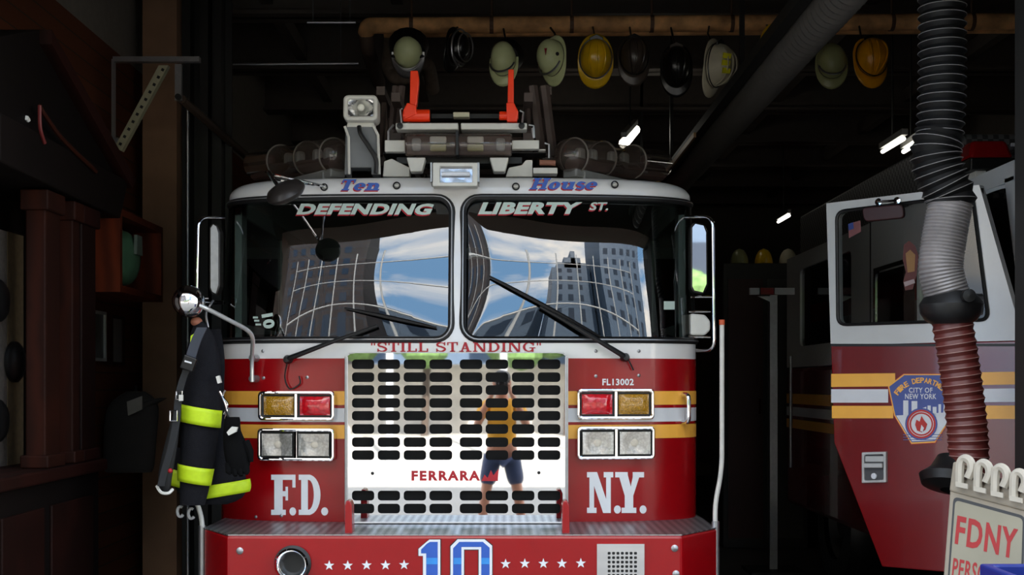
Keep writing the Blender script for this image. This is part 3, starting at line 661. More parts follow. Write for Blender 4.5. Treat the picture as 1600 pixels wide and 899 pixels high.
g.grid(rows); g.build('spotlight_reflector', lens_mat('spot_reflector', (232, 232, 232), .85, .14, sc=30, bump=.5), stb, smooth=True)
M().ell(P(564, 168, bx-.02), (.02, .02, .02)).build('spotlight_bulb', mat('spot_bulb', (240, 238, 225), .2), stb, smooth=True)
# twin clear roof beacon between the ladder rails
ly = 6.72; zc_ = P(0, 227, ly).z; rr = .064
lb = M()
for a, b in ((634, 713), (717, 800)):
    x0, x1 = P(a, 0, ly).x, P(b, 0, ly).x; lb.lathe([(0, 0), (rr*.9, .0), (rr, .012), (rr, x1-x0-.012), (rr*.9, x1-x0), (0, x1-x0)], (x0, ly, zc_), (1, 0, 0), 24)
bar = lb.build('roof_beacon', c_haze, T, smooth=True)
m_bk = mat('beacon_backing', (84, 64, 58), .5)
M().span((P(636, 0, ly).x, ly+.01, zc_-.05), (P(798, 0, ly).x, ly+.03, zc_+.05)).build('beacon_backing', m_bk, bar)
for px in (651, 782): M().box((P(px, 0, ly).x, ly-.015, zc_), (.05, .03, .07)).build('rotating_reflector', c_grey, bar, bevel=.012)
for px in (685, 743):
    M().box((P(px, 0, ly).x, ly-.025, zc_+.024), (.09, .03, .036)).build('strobe_tube', c_off, bar, bevel=.008); M().box((P(px, 0, ly).x, ly-.025, zc_-.02), (.09, .03, .036)).build('strobe_tube', mat('strobe_glass', (170, 165, 120), .25), bar, bevel=.008)
M().span((P(713, 0, ly).x, ly-.066, zc_-.066), (P(717, 0, ly).x, ly+.066, zc_+.066)).build('beacon_seam', c_black, bar)
for px in (650, 780): M().prism([P(a, b, ly-.04) for a, b in [(px-15, 246), (px+15, 246), (px+9, 268), (px-9, 268)]], V((0, .09, 0))).build('beacon_foot', c_off, bar, bevel=.006)
# cross beam, brackets, steps
m = M(); m.span(P(618, 192, 6.70), P(717, 208, 6.80)); m.span(P(720, 192, 6.70), P(823, 208, 6.80)); cb = m.build('ladder_cross_beam', c_off, T, bevel=.006)
m = M()
for px in (625, 815): m.lathe([(.017, 0), (.017, .012), (0, .014)], P(px, 197, 6.70), (0, -1, 0), 12)
build_each(m, 'bolt', c_black, cb)
m = M().span(P(601, 219, 6.74), P(634, 240, 6.80)).span(P(800, 219, 6.74), P(842, 236, 6.80)).span(P(842, 233, 6.74), P(852, 238, 6.80)); build_each(m, 'side_bracket', c_off, T, bevel=.004)
m = M().prism([P(*p, 6.78) for p in [(600, 252), (612, 248), (640, 262), (640, 276), (598, 276)]], V((0, .1, 0))).prism([P(*p, 6.78) for p in [(790, 276), (795, 262), (815, 258), (822, 250), (832, 250), (832, 276)]], V((0, .1, 0))).span(P(833, 262, 6.74), P(870, 276, 6.84))
build_each(m, 'roof_step', c_off, T, bevel=.004)
M().tube([P(843, 254, 6.8), P(868, 255, 6.8)], .016, 10).build('hinge_pin', mat('rusty_copper', (150, 100, 80), .5), T)
m = M()
for pts in ([(607, 238), (607, 205), (615, 195)], [(832, 200), (834, 216)], [(826, 195), (834, 197), (835, 216)], [(858, 247), (858, 226), (851, 224)], [(628, 192), (626, 172), (629, 170)], [(816, 192), (818, 176), (812, 173)]): m.tube([P(*p, 6.76) for p in pts], .007, 6)
build_each(m, 'wire_guard', c_dull, T)
m = M().span(P(598, 240, 6.80), P(634, 247, 6.95)).span(P(798, 238, 6.80), P(852, 247, 6.95)).span(P(620, 246, 6.82), P(815, 262, 6.95)); m.build('turntable_block', c_black, T)
for s, x0 in ((1, 646), (-1, 800)):
    g = M().prism([P(*p, 6.72) for p in ([(641, 110), (653, 110), (655, 126), (651, 165), (640, 168)] if s > 0 else [(794, 108), (803, 108), (803, 166), (793, 166)])], V((0, .06, 0)))
    g.prism([P(*p, 6.70) for p in ([(636, 160), (650, 164), (651, 178), (633, 186), (630, 172)] if s > 0 else [(791, 160), (803, 160), (810, 174), (808, 190), (792, 190)])], V((0, .09, 0)))
    g.tube([P(630, 181, 6.74), P(672, 181, 6.74)] if s > 0 else [P(780, 181, 6.74), P(810, 181, 6.74)], .034 if s > 0 else .024, 14); g.build('ladder_hook', c_orange, T, bevel=.006)
M().span(P(708, 175, 6.75), P(734, 187, 6.82)).build('control_box', mat('cream_box', (190, 186, 160), .5), T, bevel=.004)
M().span(P(674, 178, 6.80), P(786, 191, 6.9)).build('hook_shaft', c_black, T)
# aerial ladder running back over the cab
xl, xr = P(617, 0, 6.9).x, P(826, 0, 6.9).x
for k, (dx, zb_, zt_) in enumerate(((0, 3.02, 3.30), (.12, 2.95, 3.42))):
    g = M()
    for x in (xl-dx, xr+dx):
        y_a, y_b = 6.95+.35*k, 15.5
        g.span((x-.03, y_a, zb_), (x+.03, y_b, zb_+.07)).span((x-.025, y_a, zt_-.05), (x+.025, y_b, zt_))
        y = y_a
        while y < y_b-.4: g.tube([(x, y, zb_+.05), (x, y+.22, zt_-.02), (x, y+.44, zb_+.05)], .016, 6); y += .44
    g.build('ladder_section', c_ladder, T)
for k in range(24): M().tube([(xl, 7.05+.35*k, 3.05), (xr, 7.05+.35*k, 3.05)], .018, 8).build('rung', c_ladder, T)
g = M()
for px in (612, 622): g.tube([P(px-4, 245, 7.3), P(px+6, 135, 7.3)], .022, 6)
for px in (838, 856): g.tube([P(px+8, 245, 7.3), P(px-6, 135, 7.3)], .03, 6)
build_each(g, 'ladder_upright', c_ladder, T)
# V shaped beacon pods on either side
for s, A_, B_ in ((-1, P(528, 243, 6.98), P(395, 258, 7.75)), (1, P(890, 243, 6.98), P(1038, 258, 7.75))):
    d = B_-A_; L = d.length; dn = d.normalized(); r = .098; 
    for f_ in (.02, .31, .64): q_ = A_+d*f_; u_ = dn.orthogonal().normalized(); v_ = dn.cross(u_)
    pod = M().lathe([(0, -.07), (r*.6, -.06), (r*.92, -.03), (r, .02), (r*1.02, L*.3), (r*1.06, L*.31), (r*1.06, L*.33), (r*.98, L*.34), (r*.95, L*.62), (r*1.0, L*.63), (r*1.0, L*.65), (r*.93, L*.66), (r*.88, L-.04), (r*.6, L), (0, L+.01)], A_, dn, 28).build('beacon_pod', c_haze, T, smooth=True)
    for f_ in (.10, .22, .42, .55, .78): M().box(A_+d*f_+V((0, 0, .0)), (.06, .05, .10), Euler((0, 0, .5))).build('rotating_reflector', c_grey if f_ < .6 else m_bk, pod, bevel=.02)
    for f_ in (.04, .32, .64): q_ = A_+d*f_; M().tube([q_+(u_*cos(2*pi*j/28)+v_*sin(2*pi*j/28))*r*1.03 for j in range(28)], .0055, 6, closed=True).build('pod_seam', mat('seam_grey', (120, 112, 106), .4), pod, smooth=True)
    M().tube([A_+d*.02+V((0, 0, -.055)), B_-d*.05+V((0, 0, -.055))], .05, 10).build('pod_core', m_bk, pod)
    mid = A_+d*.45; M().box((mid.x, mid.y, A_.z-.10), (L*.9, .10, .05), Euler((0, 0, math.atan2(d.y, d.x)))).build('pod_bracket', c_grey, pod, bevel=.01)
    for f_ in (.08, .75): q_ = A_+d*f_; M().span((q_.x-.04, q_.y-.04, RT-.01), (q_.x+.04, q_.y+.04, A_.z-.09)).build('pod_foot', c_grey, pod)
# body behind the cab, wheels
bd = M().span((XC-1.25, 10.35, .55), (XC+1.25, 17.5, 2.75)).build('rear_body', c_red, T, bevel=.02)
for s in (-1, 1):
    for k in range(3): M().span((XC+s*1.252-.008, 10.6+2.25*k, .8), (XC+s*1.252+.008, 12.6+2.25*k, 2.5)).build('compartment_door', c_dull, bd)
    for y in (8.35, 14.6):
        wl = M().lathe([(.30, -.16), (.50, -.16), (.535, -.10), (.535, .10), (.50, .16), (.30, .16)], (XC+s*1.08, y, .535), (1, 0, 0), 36).build('wheel', c_black, T, smooth=True)
        M().lathe([(0, -.10), (.12, -.10), (.14, -.02), (.26, -.02), (.30, -.12), (.30, .12), (.26, .02), (.14, .02), (.12, .1), (0, .10)], (XC+s*1.08, y, .535), (1, 0, 0), 28).build('wheel_rim', c_dull, wl, smooth=True)
# ------------------------------------------------------------------ second truck, deeper in the right-hand bay, its crew door swung open
E = thing('fire_engine', 'second red and white fire engine behind the exhaust hose, front door swung wide open', 'fire engine', (3.8, 9, 0))
EX0, EX1, EYF, EYR = 2.62, 5.2, 6.1, 11.35
e_red, e_white = mat('engine_red_paint', (112, 7, 12), .25, var=.03, coat=.5), mat('engine_white_paint', (205, 206, 204), .28, var=.02, coat=.4)
g = M().span((EX0, EYF-.05, .55), (EX1, EYR, 1.80)).build('cab_lower_body', e_red, E, bevel=.04)
# cab side with a raked front pillar, crew window and front door opening
def side(pts): return [V((EX0, y, z)) for y, z in pts]
g = M(); fr = lambda a, b, d: V((EX0+d, a, b))
plate([(8.95, 1.80), (8.95, 2.80), (EYR, 2.80), (EYR, 1.80)][::-1], rpoly([(9.25, 1.98), (9.25, 2.66), (10.85, 2.66), (10.85, 1.98)][::-1], .07), fr, .06, m=g)
g.span((EX0, 7.55, 1.8), (EX0+.06, 8.95, 2.8)); g.prism(side([(6.02, 1.8), (6.16, 1.8), (6.42, 2.72), (6.30, 2.72)]), V((.06, 0, 0))); g.span((EX0, 6.3, 2.70), (EX0+.06, 7.6, 2.8))
sd = g.build('cab_side', e_white, E)
M().span((EX0+.02, 9.2, 1.95), (EX0+.03, 10.9, 2.7)).build('crew_window', glassmat('engine_glass', (.12, .12, .12), 1.6), sd)
M().span((EX0-.012, 7.75, 1.95), (EX0+.005, 8.6, 2.42)).build('small_window', mat('dark_tinted_panel', (10, 10, 10), .15), sd)
m = M(); plate([(7.72, 1.92), (7.72, 2.46), (8.63, 2.46), (8.63, 1.92)], rpoly([(7.76, 1.95), (7.76, 2.43), (8.59, 2.43), (8.59, 1.95)], .06), lambda a, b, d: V((EX0-.02+d, a, b)), .02, m=m); m.build('window_gasket', c_chrome, sd)
M().span((EX0-.004, 8.75, 1.80), (EX0, 8.77, 2.8)).build('door_seam', c_black, sd)
M().tube([(EX0-.05, 10.98, .9), (EX0-.05, 10.98, 1.9)], .015, 8).build('grab_rail', c_dull, E)
M().span((EX0+.1, 8.9, .6), (EX1-.1, 9.0, 2.6)).build('cab_bulkhead', c_dark, E)
M().span((EX0+.3, 7.9, 1.1), (EX0+1.0, 8.5, 1.5)).build('seat', c_dark, E, bevel=.05)
g = M(); rows = []
for k in range(7):
    a = k/6*pi/2; z = 2.68+.18*sin(a); i = .28*(1-cos(a)); rows.append([V((EX0+i, EYR, z))]+[V((EX0+i+.25*(1-cos(b)), 6.30+i+.25*(1-sin(b)), z)) for b in [pi/2*j/6 for j in range(7)]]+[V((EX1-i, 6.30+i, z)), V((EX1-i, EYR, z))])
ids = g.grid(rows, closed=True); g.face(ids[-1]); g.build('cab_roof', e_white, E, smooth=True)
g = M().span((EX0+.12, 7.6, 2.80), (EX1-.1, EYR, 3.20)).build('raised_roof', texmat('roof_tread_plate', (140, 140, 140), (90, 90, 90), 'checker', 30., .45, .6), E, bevel=.02)
m = M()
for k in range(16): x = EX0+.16+.12*k; m.span((x, 7.585, 3.12), (x+.05, 7.602, 3.14))
build_each(m, 'rivet', c_silver, g)
b_ = M().span((EX0+.10, 7.15, 2.90), (EX1-.3, 7.45, 2.97)).build('light_bar', c_black, E, bevel=.01)
M().prism([(EX0+.10, 7.16, 2.97), (EX0+.36, 7.16, 2.97), (EX0+.33, 7.20, 3.08), (EX0+.13, 7.20, 3.08)], V((0, .22, 0))).build('red_lens', mat('dark_red_lens', (120, 12, 16), .15), b_, bevel=.02)
M().prism([(EX0+.42, 7.16, 2.97), (EX0+.72, 7.16, 2.97), (EX0+.69, 7.20, 3.08), (EX0+.45, 7.20, 3.08)], V((0, .22, 0))).build('clear_lens', c_clear, b_, bevel=.02)
for x in (EX0+.15, EX0+.6): M().span((x, 7.2, 2.80), (x+.06, 7.4, 2.91)).build('bar_foot', c_off, b_)
m = M()
plate([(EX1, 1.85), (EX1, 2.70), (EX0+.02, 2.70), (EX0+.02, 1.85)], rpoly([(EX1-.1, 1.95), (EX1-.1, 2.62), (EX0+.14, 2.62), (EX0+.14, 1.95)], .1), lambda a, b, d: V((a, 6.04+(b-1.85)*.3+d, b)), .05, m=m); m.build('windshield_frame', e_white, E)
M().poly([(EX0+.1, 6.07, 1.9), (EX1-.1, 6.07, 1.9), (EX1-.1, 6.31, 2.66), (EX0+.1, 6.31, 2.66)]).build('windshield_pane', c_glass, E)
for y0, y1, mm in ((1.47, 1.56, c_gold), (1.36, 1.44, c_silver), (1.25, 1.33, c_gold)): M().span((EX0-.003, 7.6, y0), (EX0, EYR, y1)).build('stripe', mm, E)
M().span((3.2, 11.3, .5), (EX1-.1, 13.3, .9)).build('chassis', c_black, E)
bd = M().span((EX0+.15, 13.3, .55), (EX1+.1, 17.5, 2.9)).build('rear_body', e_red, E, bevel=.03)
for s in (EX0+.2, EX1-.2):
    for y in (9.9, 14.8): 
        wl = M().lathe([(.30, -.16), (.50, -.16), (.535, -.10), (.535, .10), (.50, .16), (.30, .16)], (s, y, .535), (1, 0, 0), 32).build('wheel', c_black, E, smooth=True)
        M().lathe([(0, -.10), (.12, -.10), (.14, -.02), (.26, -.02), (.30, -.12), (.30, .12), (.26, .02), (.14, .02), (.12, .1), (0, .10)], (s, y, .535), (1, 0, 0), 24).build('wheel_rim', m_blackmetal, wl, smooth=True)
# the open door: hinged near the camera, swung out across the bay
dA, dB = V((1.81, 6.9, 0)), V((2.58, 6.1, 0)); dn = (dB-dA).cross(V((0, 0, 1))).normalized()
if dn.y > 0: dn = -dn
DM = lambda a, b, d: on_plane(a, b, dA, dn)-dn*d
hole = rpoly([(1545, 500), (1310, 508), (1308, 331), (1520, 305)][::-1], 14, 5)
upper = M(); plate([(1599, 532), (1298, 540), (1291, 318), (1530, 289)][::-1], hole, DM, .05, m=upper)
lower = M().prism([DM(*p, 0) for p in [(1298, 540), (1599, 532), (1600, 905), (1378, 886), (1303, 692)]], -dn*.06)
door = lower.build('door', e_red, E, bevel=.006)
up = upper.build('door_window_frame', e_white, door)
M().poly([DM(*p, .02) for p in hole]).build('door_pane', glassmat('door_glass', (.62, .64, .63), 1.5), door)
gk = [DM(*p, -.004) for p in hole]; M().tube(gk, .010, 6, closed=True).build('door_window_gasket', c_black, door, smooth=True)
gx = lambda x: (x-1298)/302.
def strip(x0, y0, x1, y1, l0, l1): return [(x0, y0+l0), (x1, y0+l1), (x1, y1+l1), (x0, y1+l0)]
sl = -3.0
decal('door_stripes', [([strip(1299, 584.5, 1399, 605, 0, -1), strip(1530, 582, 1598, 602, 0, -1)], c_gold, .002), ([strip(1299, 608.5, 1388, 629.5, 0, 0), strip(1530, 608, 1598, 629, 0, -1)], c_silver, .002), ([strip(1300, 634.5, 1396, 654, 0, 0), strip(1530, 634, 1598, 655, 0, 0)], c_gold, .002), ([rc(1298, 537.5, 1599, 541.5)], c_black, .002)], lambda a, b, o: DM(a, b, -o), door)
# emblem: shield with arched lettering, skyline and flame roundel
sh = [(1412, 584), (1475, 584), (1500, 602), (1496, 640), (1462, 693), (1424, 695), (1397, 650), (1387, 603)]
e_blue, e_flame = mat('emblem_blue', (72, 88, 156), .5), mat('emblem_red', (196, 44, 34), .5)
def arch(txt, cx, cy, r, a0, a1, hgt):
    out = []; n = len(txt)
    for k, ch in enumerate(txt):
        if ch == ' ': continue
        a = a0+(a1-a0)*k/(n-1); q = fit(text_polys(ch, .03), -hgt*.36, -hgt/2, hgt*.36, hgt/2)
        out += [[(cx+r*sin(a)+x*cos(a)-y*sin(a)*1, cy-r*cos(a)+x*sin(a)+y*cos(a)) for x, y in p] for p in q]
    return out
def circ(cx, cy, r, n=24): return arc(cx, cy, r, 0, 2*pi, n)[:-1]
def annulus(cx, cy, r0, r1, n=28): a, b = arc(cx, cy, r0, 0, 2*pi, n), arc(cx, cy, r1, 0, 2*pi, n); return [[a[k], a[k+1], b[k+1], b[k]] for k in range(n)]
sk = [rc(1412, 626, 1420, 650), rc(1425, 627, 1434, 650), [(1436, 650), (1436, 640), (1448, 636), (1448, 650)], rc(1450, 634, 1455, 650), rc(1458, 636, 1464, 650), rc(1467, 632, 1471, 650), [(1474, 650), (1476, 626), (1478, 650)], rc(1480, 636, 1484, 650)]
white_low = [(1399, 648), (1494, 642), (1462, 690), (1425, 692)]
decal('emblem', [([sh], e_flame, .002), ([grow(sh, -1.0)], c_gold, .003), ([grow(sh, -3.0)], e_blue, .004), ([grow(white_low, -2)]+sk, c_silver, .005),
    ([strip(1412, 679+k*4, 1472, 680+k*4, 0, 0) for k in range(3)], e_blue, .0055), ([circ(1440.5, 663, 25)], c_silver, .006), (annulus(1440.5, 663, 16, 23), e_flame, .007), (annulus(1440.5, 663, 22.6, 25.2), e_blue, .0075), (annulus(1440.5, 663, 18.6, 19.5), c_silver, .0075),
    (arch('FIRE DEPARTMENT', 1441, 643, 48.5, -.92, .95, 8.5), c_gold, .0065), (fit(text_polys('CITY OF', .02, 1.1), 1421, 606, 1458, 614), c_silver, .0065), (fit(text_polys('NEW YORK', .02, 1.1), 1415, 615.5, 1464, 624), c_silver, .0065),
    ([[(1431, 664), (1433, 656), (1438, 659), (1441, 650), (1445, 657), (1450, 663), (1447, 672), (1441, 676), (1434, 673)]], e_flame, .008), ([[(1439, 674), (1441, 664), (1445, 669), (1443, 675)]], c_silver, .009)], lambda a, b, o: DM(a, b, -o), door)
hd = plate([(1387, 706), (1387, 754), (1349, 755), (1349, 707)], rpoly([(1383, 710), (1383, 750), (1353, 751), (1353, 711)], 3), lambda a, b, d: DM(a, b, d-.02), .03); hd = hd.build('door_handle_plate', mat('handle_silver', (186, 186, 184), .35, .15), door, bevel=.004)
M().prism([DM(*p, -.006) for p in rc(1353, 711, 1383, 751)], dn*.004).build('handle_recess', mat('recess_grey', (70, 70, 72), .5), door)
M().prism([DM(*p, -.022) for p in rc(1354, 724, 1383, 731)], dn*.012).prism([DM(*p, -.012) for p in rc(1354, 713, 1383, 722)], dn*.006).build('paddle', mat('handle_silver', (186, 186, 184)), door, bevel=.003)
M().lathe([(.016, 0), (.016, .008), (0, .009)], DM(1368, 744, -.012), dn, 14).build('lock', c_silver, door)
M().prism([DM(*p, -.012) for p in rpoly([(1352, 326), (1416, 320), (1418, 342), (1356, 348)], 8)], dn*.03).build('grab_bar_cover', mat('maroon_pad', (58, 22, 22), .4), door, bevel=.006)
m = M()
for px, py in ((1374, 316), (1403, 314)): m.lathe([(.02, -.01), (.02, .012), (0, .014)], DM(px, py, 0), dn, 12)
m.tube([DM(1374, 316, -.02), DM(1403, 314, -.02)], .006, 6); m.build('latch', c_chrome, door)
decal('flag_sticker', [([[(1323, 350), (1342, 344), (1343, 362), (1324, 372)]], mat('flag_faded', (120, 70, 70), .6), -.0), ([[(1323, 350), (1331, 347), (1332, 357), (1324, 360)]], c_navy, .002)], lambda a, b, o: DM(a, b, .016-o), door)
decal('window_sticker', [([[(1410, 382), (1418, 376), (1428, 384), (1433, 400), (1430, 430), (1424, 452), (1412, 454), (1409, 440), (1413, 425), (1408, 405)]], mat('sticker_maroon', (92, 40, 34), .6), 0), ([[(1413, 396), (1420, 390), (1428, 398), (1427, 424), (1416, 426)]], mat('sticker_tan', (150, 108, 60), .6), .002), ([[(1410, 441), (1426, 436), (1428, 442), (1412, 448)]], mat('sticker_pale', (170, 150, 150), .6), .003)], lambda a, b, o: DM(a, b, .016-o), door)
m = M()
for py in (300, 525): m.tube([DM(1530 if py == 300 else 1594, py-6, .02), DM(1530 if py == 300 else 1594, py+8, .02)], .014, 8)
build_each(m, 'hinge', c_black, door)
m = M().span((2.60, 6.02, .6), (2.64, 6.12, 1.85)); m.build('hinge_post', e_red, E)
# ------------------------------------------------------------------ overhead: pipes, helmets, duct, lights
HY = 9.0
m_pipe = mat('rusty_pipe_insulation', (212, 158, 104), .8, nscale=7, var=.45, bump=.4, bscale=20)
pt = thing('overhead_pipe', 'thick beige insulated pipe running across above the helmets', 'pipe', (1, HY+.35, 4.4))
py_ = HY+.35; x0, x1 = P(572, 0, py_).x, P(1640, 0, py_).x
M().tube(bend_path([P(1640, 33, py_), P(574, 40, py_), P(572, 52, py_+.06)], .08), .062, 14).build('pipe_run', m_pipe, pt, smooth=True)
M().tube(bend_path([P(572, 47, py_+.05), P(574, 75, py_+.1), P(592, 130, py_+1.3)], .1), .058, 12).build('pipe_drop', mat('dark_brown_pipe', (70, 54, 44), .85), pt, smooth=True)  # drop is a darker brown than the run
m = M()
for k in range(8):
    q = P(640+k*125, 40-.006*(640+k*125-572), py_); M().lathe([(.066, 0), (.066, .03)], q, (1, 0, 0), 14).tube([q+V((.015, 0, .06)), V((q.x+.015, q.y, ZC-.002))], .008, 6).build('clamp_band', mat('clamp_brown', (90, 62, 44), .6), pt)
p2 = M().tube([P(1640, 42, py_+.12), P(600, 49, py_+.12)], .048, 12).build('overhead_pipe', m_pipe, None, smooth=True); tag(p2, 'thinner beige pipe running just below the thick insulated one', 'pipe')
p3 = M().tube(smooth_path([P(612, 50, HY+.5), P(610, 78, HY+.7), P(608, 105, HY+.8), P(618, 120, HY+.8), P(640, 118, HY+.8), P(652, 100, HY+.8), P(668, 103, HY+.9), P(676, 140, HY+1.2)], 6), .058, 12).build('pipe_trap', mat('grimy_trap', (104, 90, 78), .8, var=.3), None, smooth=True); tag(p3, 'grimy curved trap of pipe behind the pale green helmet over the left orange hook', 'pipe')
for a, b, lb in ((P(480, 35, 9.6), P(556, 35, 9.6), 'short bright steel conduit under the ceiling left of the beige pipe end'), (P(330, 101, 10), P(560, 99, 10), 'long thin steel conduit across the dark ceiling left of the helmets')):
    g = M().tube([a, b], .012, 8)
    for f in (.12, .88): q = V(a).lerp(V(b), f); g.tube([q, V((q.x, q.y, ZC-.002))], .005, 6)
    tag(g.build('conduit', c_dull), lb, 'conduit')
m = M(); q = P(1268, 10, HY+.2); m.tube([P(1244, 30, HY+.2), P(1240, 5, HY+.2)], .02, 8); m.lathe([(.05, 0), (.05, .02), (0, .02)], P(1240, 12, HY+.15), (0, -1, 0), 8); m.tube([P(1225, 22, HY+.2), P(1256, 18, HY+.2)], .012, 6)
tag(m.build('valve', c_dull), 'small steel pipe valve above the pipes beside the ceiling duct', 'valve')

h_pale, h_yel = mat('pale_green_helmet', (224, 232, 176), .25, nscale=8, var=.06), mat('yellow_helmet', (232, 184, 22), .3, nscale=10, var=.1, coat=.3)
h_brown, h_blk = mat('brown_leather_helmet', (62, 52, 44), .35, nscale=12, var=.35, coat=.15), mat('black_helmet', (20, 18, 17), .28, coat=.1)
h_ora, h_olive, h_cream = mat('orange_yellow_helmet', (222, 150, 16), .3, nscale=10, var=.1), mat('olive_helmet', (150, 152, 104), .3, nscale=9, var=.12), mat('cream_helmet', (196, 188, 164), .5, nscale=12, var=.12)
h_lime = mat('lime_reflector', (238, 232, 40), .4)
def helmet(px, py, w_, h_, m, rim, label, rx=0., rz=0., ry=0., style='trad'):
    """local frame: crown towards -y, front of the helmet towards +z"""
    k = HY/F; a, b = w_*k/2*.9, h_*k/2*.86
    c = P(px, py, HY)
    t = thing('firefighter_helmet', label, 'helmet', c, 'helmets hung below the ceiling pipe', True, (rx, ry, rz))
    hgt = max(a, b)*1.02; g = M(); rows = []
    for i in range(11):
        f = i/10; rr = sqrt(max(0, 1-f**2.3)); rows.append([V((a*rr*cos(2*pi*j/30), -hgt*f+.02, b*rr*sin(2*pi*j/30)+.015*f)) for j in range(30)])
    g.grid(rows, closed=True); g.build('shell', m, t, smooth=True)
    g = M(); br = .055 if style == 'trad' else .045; rows = []
    for i in range(5):
        f = i/4; r_ = []
        for j in range(36):
            th = 2*pi*j/36; back = max(0, -sin(th))**1.6; fr_ = max(0, sin(th))**2
            e = (.022+br*back+.02*fr_)*f; r_.append(V(((a+e*.75)*cos(th), .03-.0*f+.035*f*(back*.9+fr_*.2), (b+e)*sin(th))))
        rows.append(r_)
    g.grid(rows, closed=True); g.build('brim', rim, t, smooth=True, solid=.008)
    if style == 'trad':
        g = M()
        for s in (-.55, 0, .55): g.tube([(a*s*cos(f)*1.0, -hgt*sqrt(max(0, 1-min(1, (abs(sin(f))**2+.3*s*s))**1.15))-.0+.018, b*.98*sin(f)) for f in [R(-75)+R(150)*q/14 for q in range(15)]], .0075, 6)
        g.build('comb_ridge', m, t, smooth=True)
        g = M().prism([(-.045, -.02, b*.70), (.045, -.02, b*.70), (.05, -.03, b*1.05), (.0, -.035, b*1.22), (-.05, -.03, b*1.05)], V((0, .012, 0))); g.build('front_shield', h_blk if rim is not h_blk else h_brown, t, bevel=.004)
        M().tube([((a+.006)*cos(2*pi*j/28), .002, (b+.006)*sin(2*pi*j/28)) for j in range(28)], .0045, 6, closed=True).build('hat_band', h_blk, t, smooth=True)
    else:
        M().tube([((a+.004)*cos(x), -.012-.04*sin(x)**2, (b+.004)*sin(x)) for x in [R(200)+R(140)*q/14 for q in range(15)]], .008, 6).build('visor_trim', c_dull, t, smooth=True)
    loc = M(); 
    Rm = Euler((rx, ry, rz)).to_matrix().inverted(); top = Rm @ (V((c.x, HY+.33, 4.36+(c.x+1.03)*.0077))-c)
    loc.tube([(0, .04, b*.9), tuple((V((0, .1, b*1.1))+top)/2), tuple(top)], .008, 6); loc.build('chin_strap', c_black, t)
    return t, a, b, hgt
t, a, b, hg = helmet(637, 82, 50, 58, h_pale, c_dull, 'pale green helmet with a black neck curtain, above the left orange hook', R(12), 0, 0, 'jet')
M().tube([(.0, .03, 0), (.0, .11, .06)], [.13, .15], 18).build('neck_curtain', c_black, t, smooth=True); M().tube([((a+.01)*cos(x), -.02, -.02+.02*sin(x)) for x in [pi+pi*q/12 for q in range(13)]], .012, 8).build('goggle_strap', c_black, t, smooth=True)
t, a, b, hg = helmet(714, 75, 40, 56, h_blk, h_blk, 'black helmet with a silver rim, second along the pipe from its bent end', R(5), R(55), 0, 'jet')
M().tube([((a+.018)*cos(2*pi*j/28), -.03, (b+.018)*sin(2*pi*j/28)) for j in range(28)], .008, 6, closed=True).build('silver_rim', c_dull, t, smooth=True)
M().tube([((a+.005)*cos(2*pi*j/28), -.08, (b-.01)*sin(2*pi*j/28)) for j in range(28)], .006, 6, closed=True).build('silver_rim', c_dull, t, smooth=True)
t, a, b, hg = helmet(786, 92, 44, 62, h_pale, h_pale, 'pale green helmet above the right orange hook', R(-14), R(-14), 0, 'jet')
M().tube([(.0, .03, .02), (.0, .10, .08)], [.11, .13], 18).build('neck_curtain', c_black, t, smooth=True)
t, a, b, hg = helmet(861, 90, 48, 66, h_pale, h_pale, 'pale green helmet with small red mark, hung clear between orange hook and yellow helmet', R(-4), R(-42), 0, 'jet')
M().prism([(a*.35, -hg*.86, .03), (a*.5, -hg*.80, .03), (a*.45, -hg*.83, -.02)], V((0, -.004, 0))).build('red_mark', c_txtred, t); M().ell((a*.9, -.04, -.0), (.014, .014, .014)).build('side_knob', c_black, t, smooth=True)
t, *_ = helmet(931, 91, 54, 68, h_yel, h_yel, 'bright yellow traditional helmet hung crown outward, left of the two dark helmets', R(8), 0, 0); t['label'] = 'bright yellow helmet beside the brown leather one'
helmet(991, 88, 48, 66, h_brown, h_brown, 'brown scuffed leather helmet right of the bright yellow one', R(-6), R(4), 0)
helmet(1057, 103, 48, 70, h_blk, h_blk, 'shiny black helmet hung lower than the brown leather one', R(-6), R(-6), 0)
t, a, b, hg = helmet(1120, 102, 52, 76, h_cream, h_cream, 'dirty cream helmet with lime yellow reflective patches', R(6), R(48), R(-4))
for s, z in ((.3, .05), (-.1, -.0), (.35, -.055)):
    c_ = V((-a*.62+.02*s, -hg*.72, z)); M().prism([c_+V((-.028, .012, -.018)), c_+V((.024, -.02, -.018)), c_+V((.03, -.022, .016)), c_+V((-.022, .012, .022))], V((-.006, -.01, 0))).build('reflective_patch', h_lime, t)
helmet(1212, 72, 46, 64, h_yel, h_yel, 'yellow helmet half hidden behind the ribbed ceiling duct', R(4), R(8), 0)
helmet(1300, 96, 48, 62, h_olive, h_olive, 'olive green helmet right of the ribbed ceiling duct', R(-14), R(-6), 0, 'jet')
helmet(1362, 90, 54, 70, h_ora, h_ora, 'orange yellow helmet with a wide brim, nearest the vertical exhaust hose', R(-16), R(10), R(0))
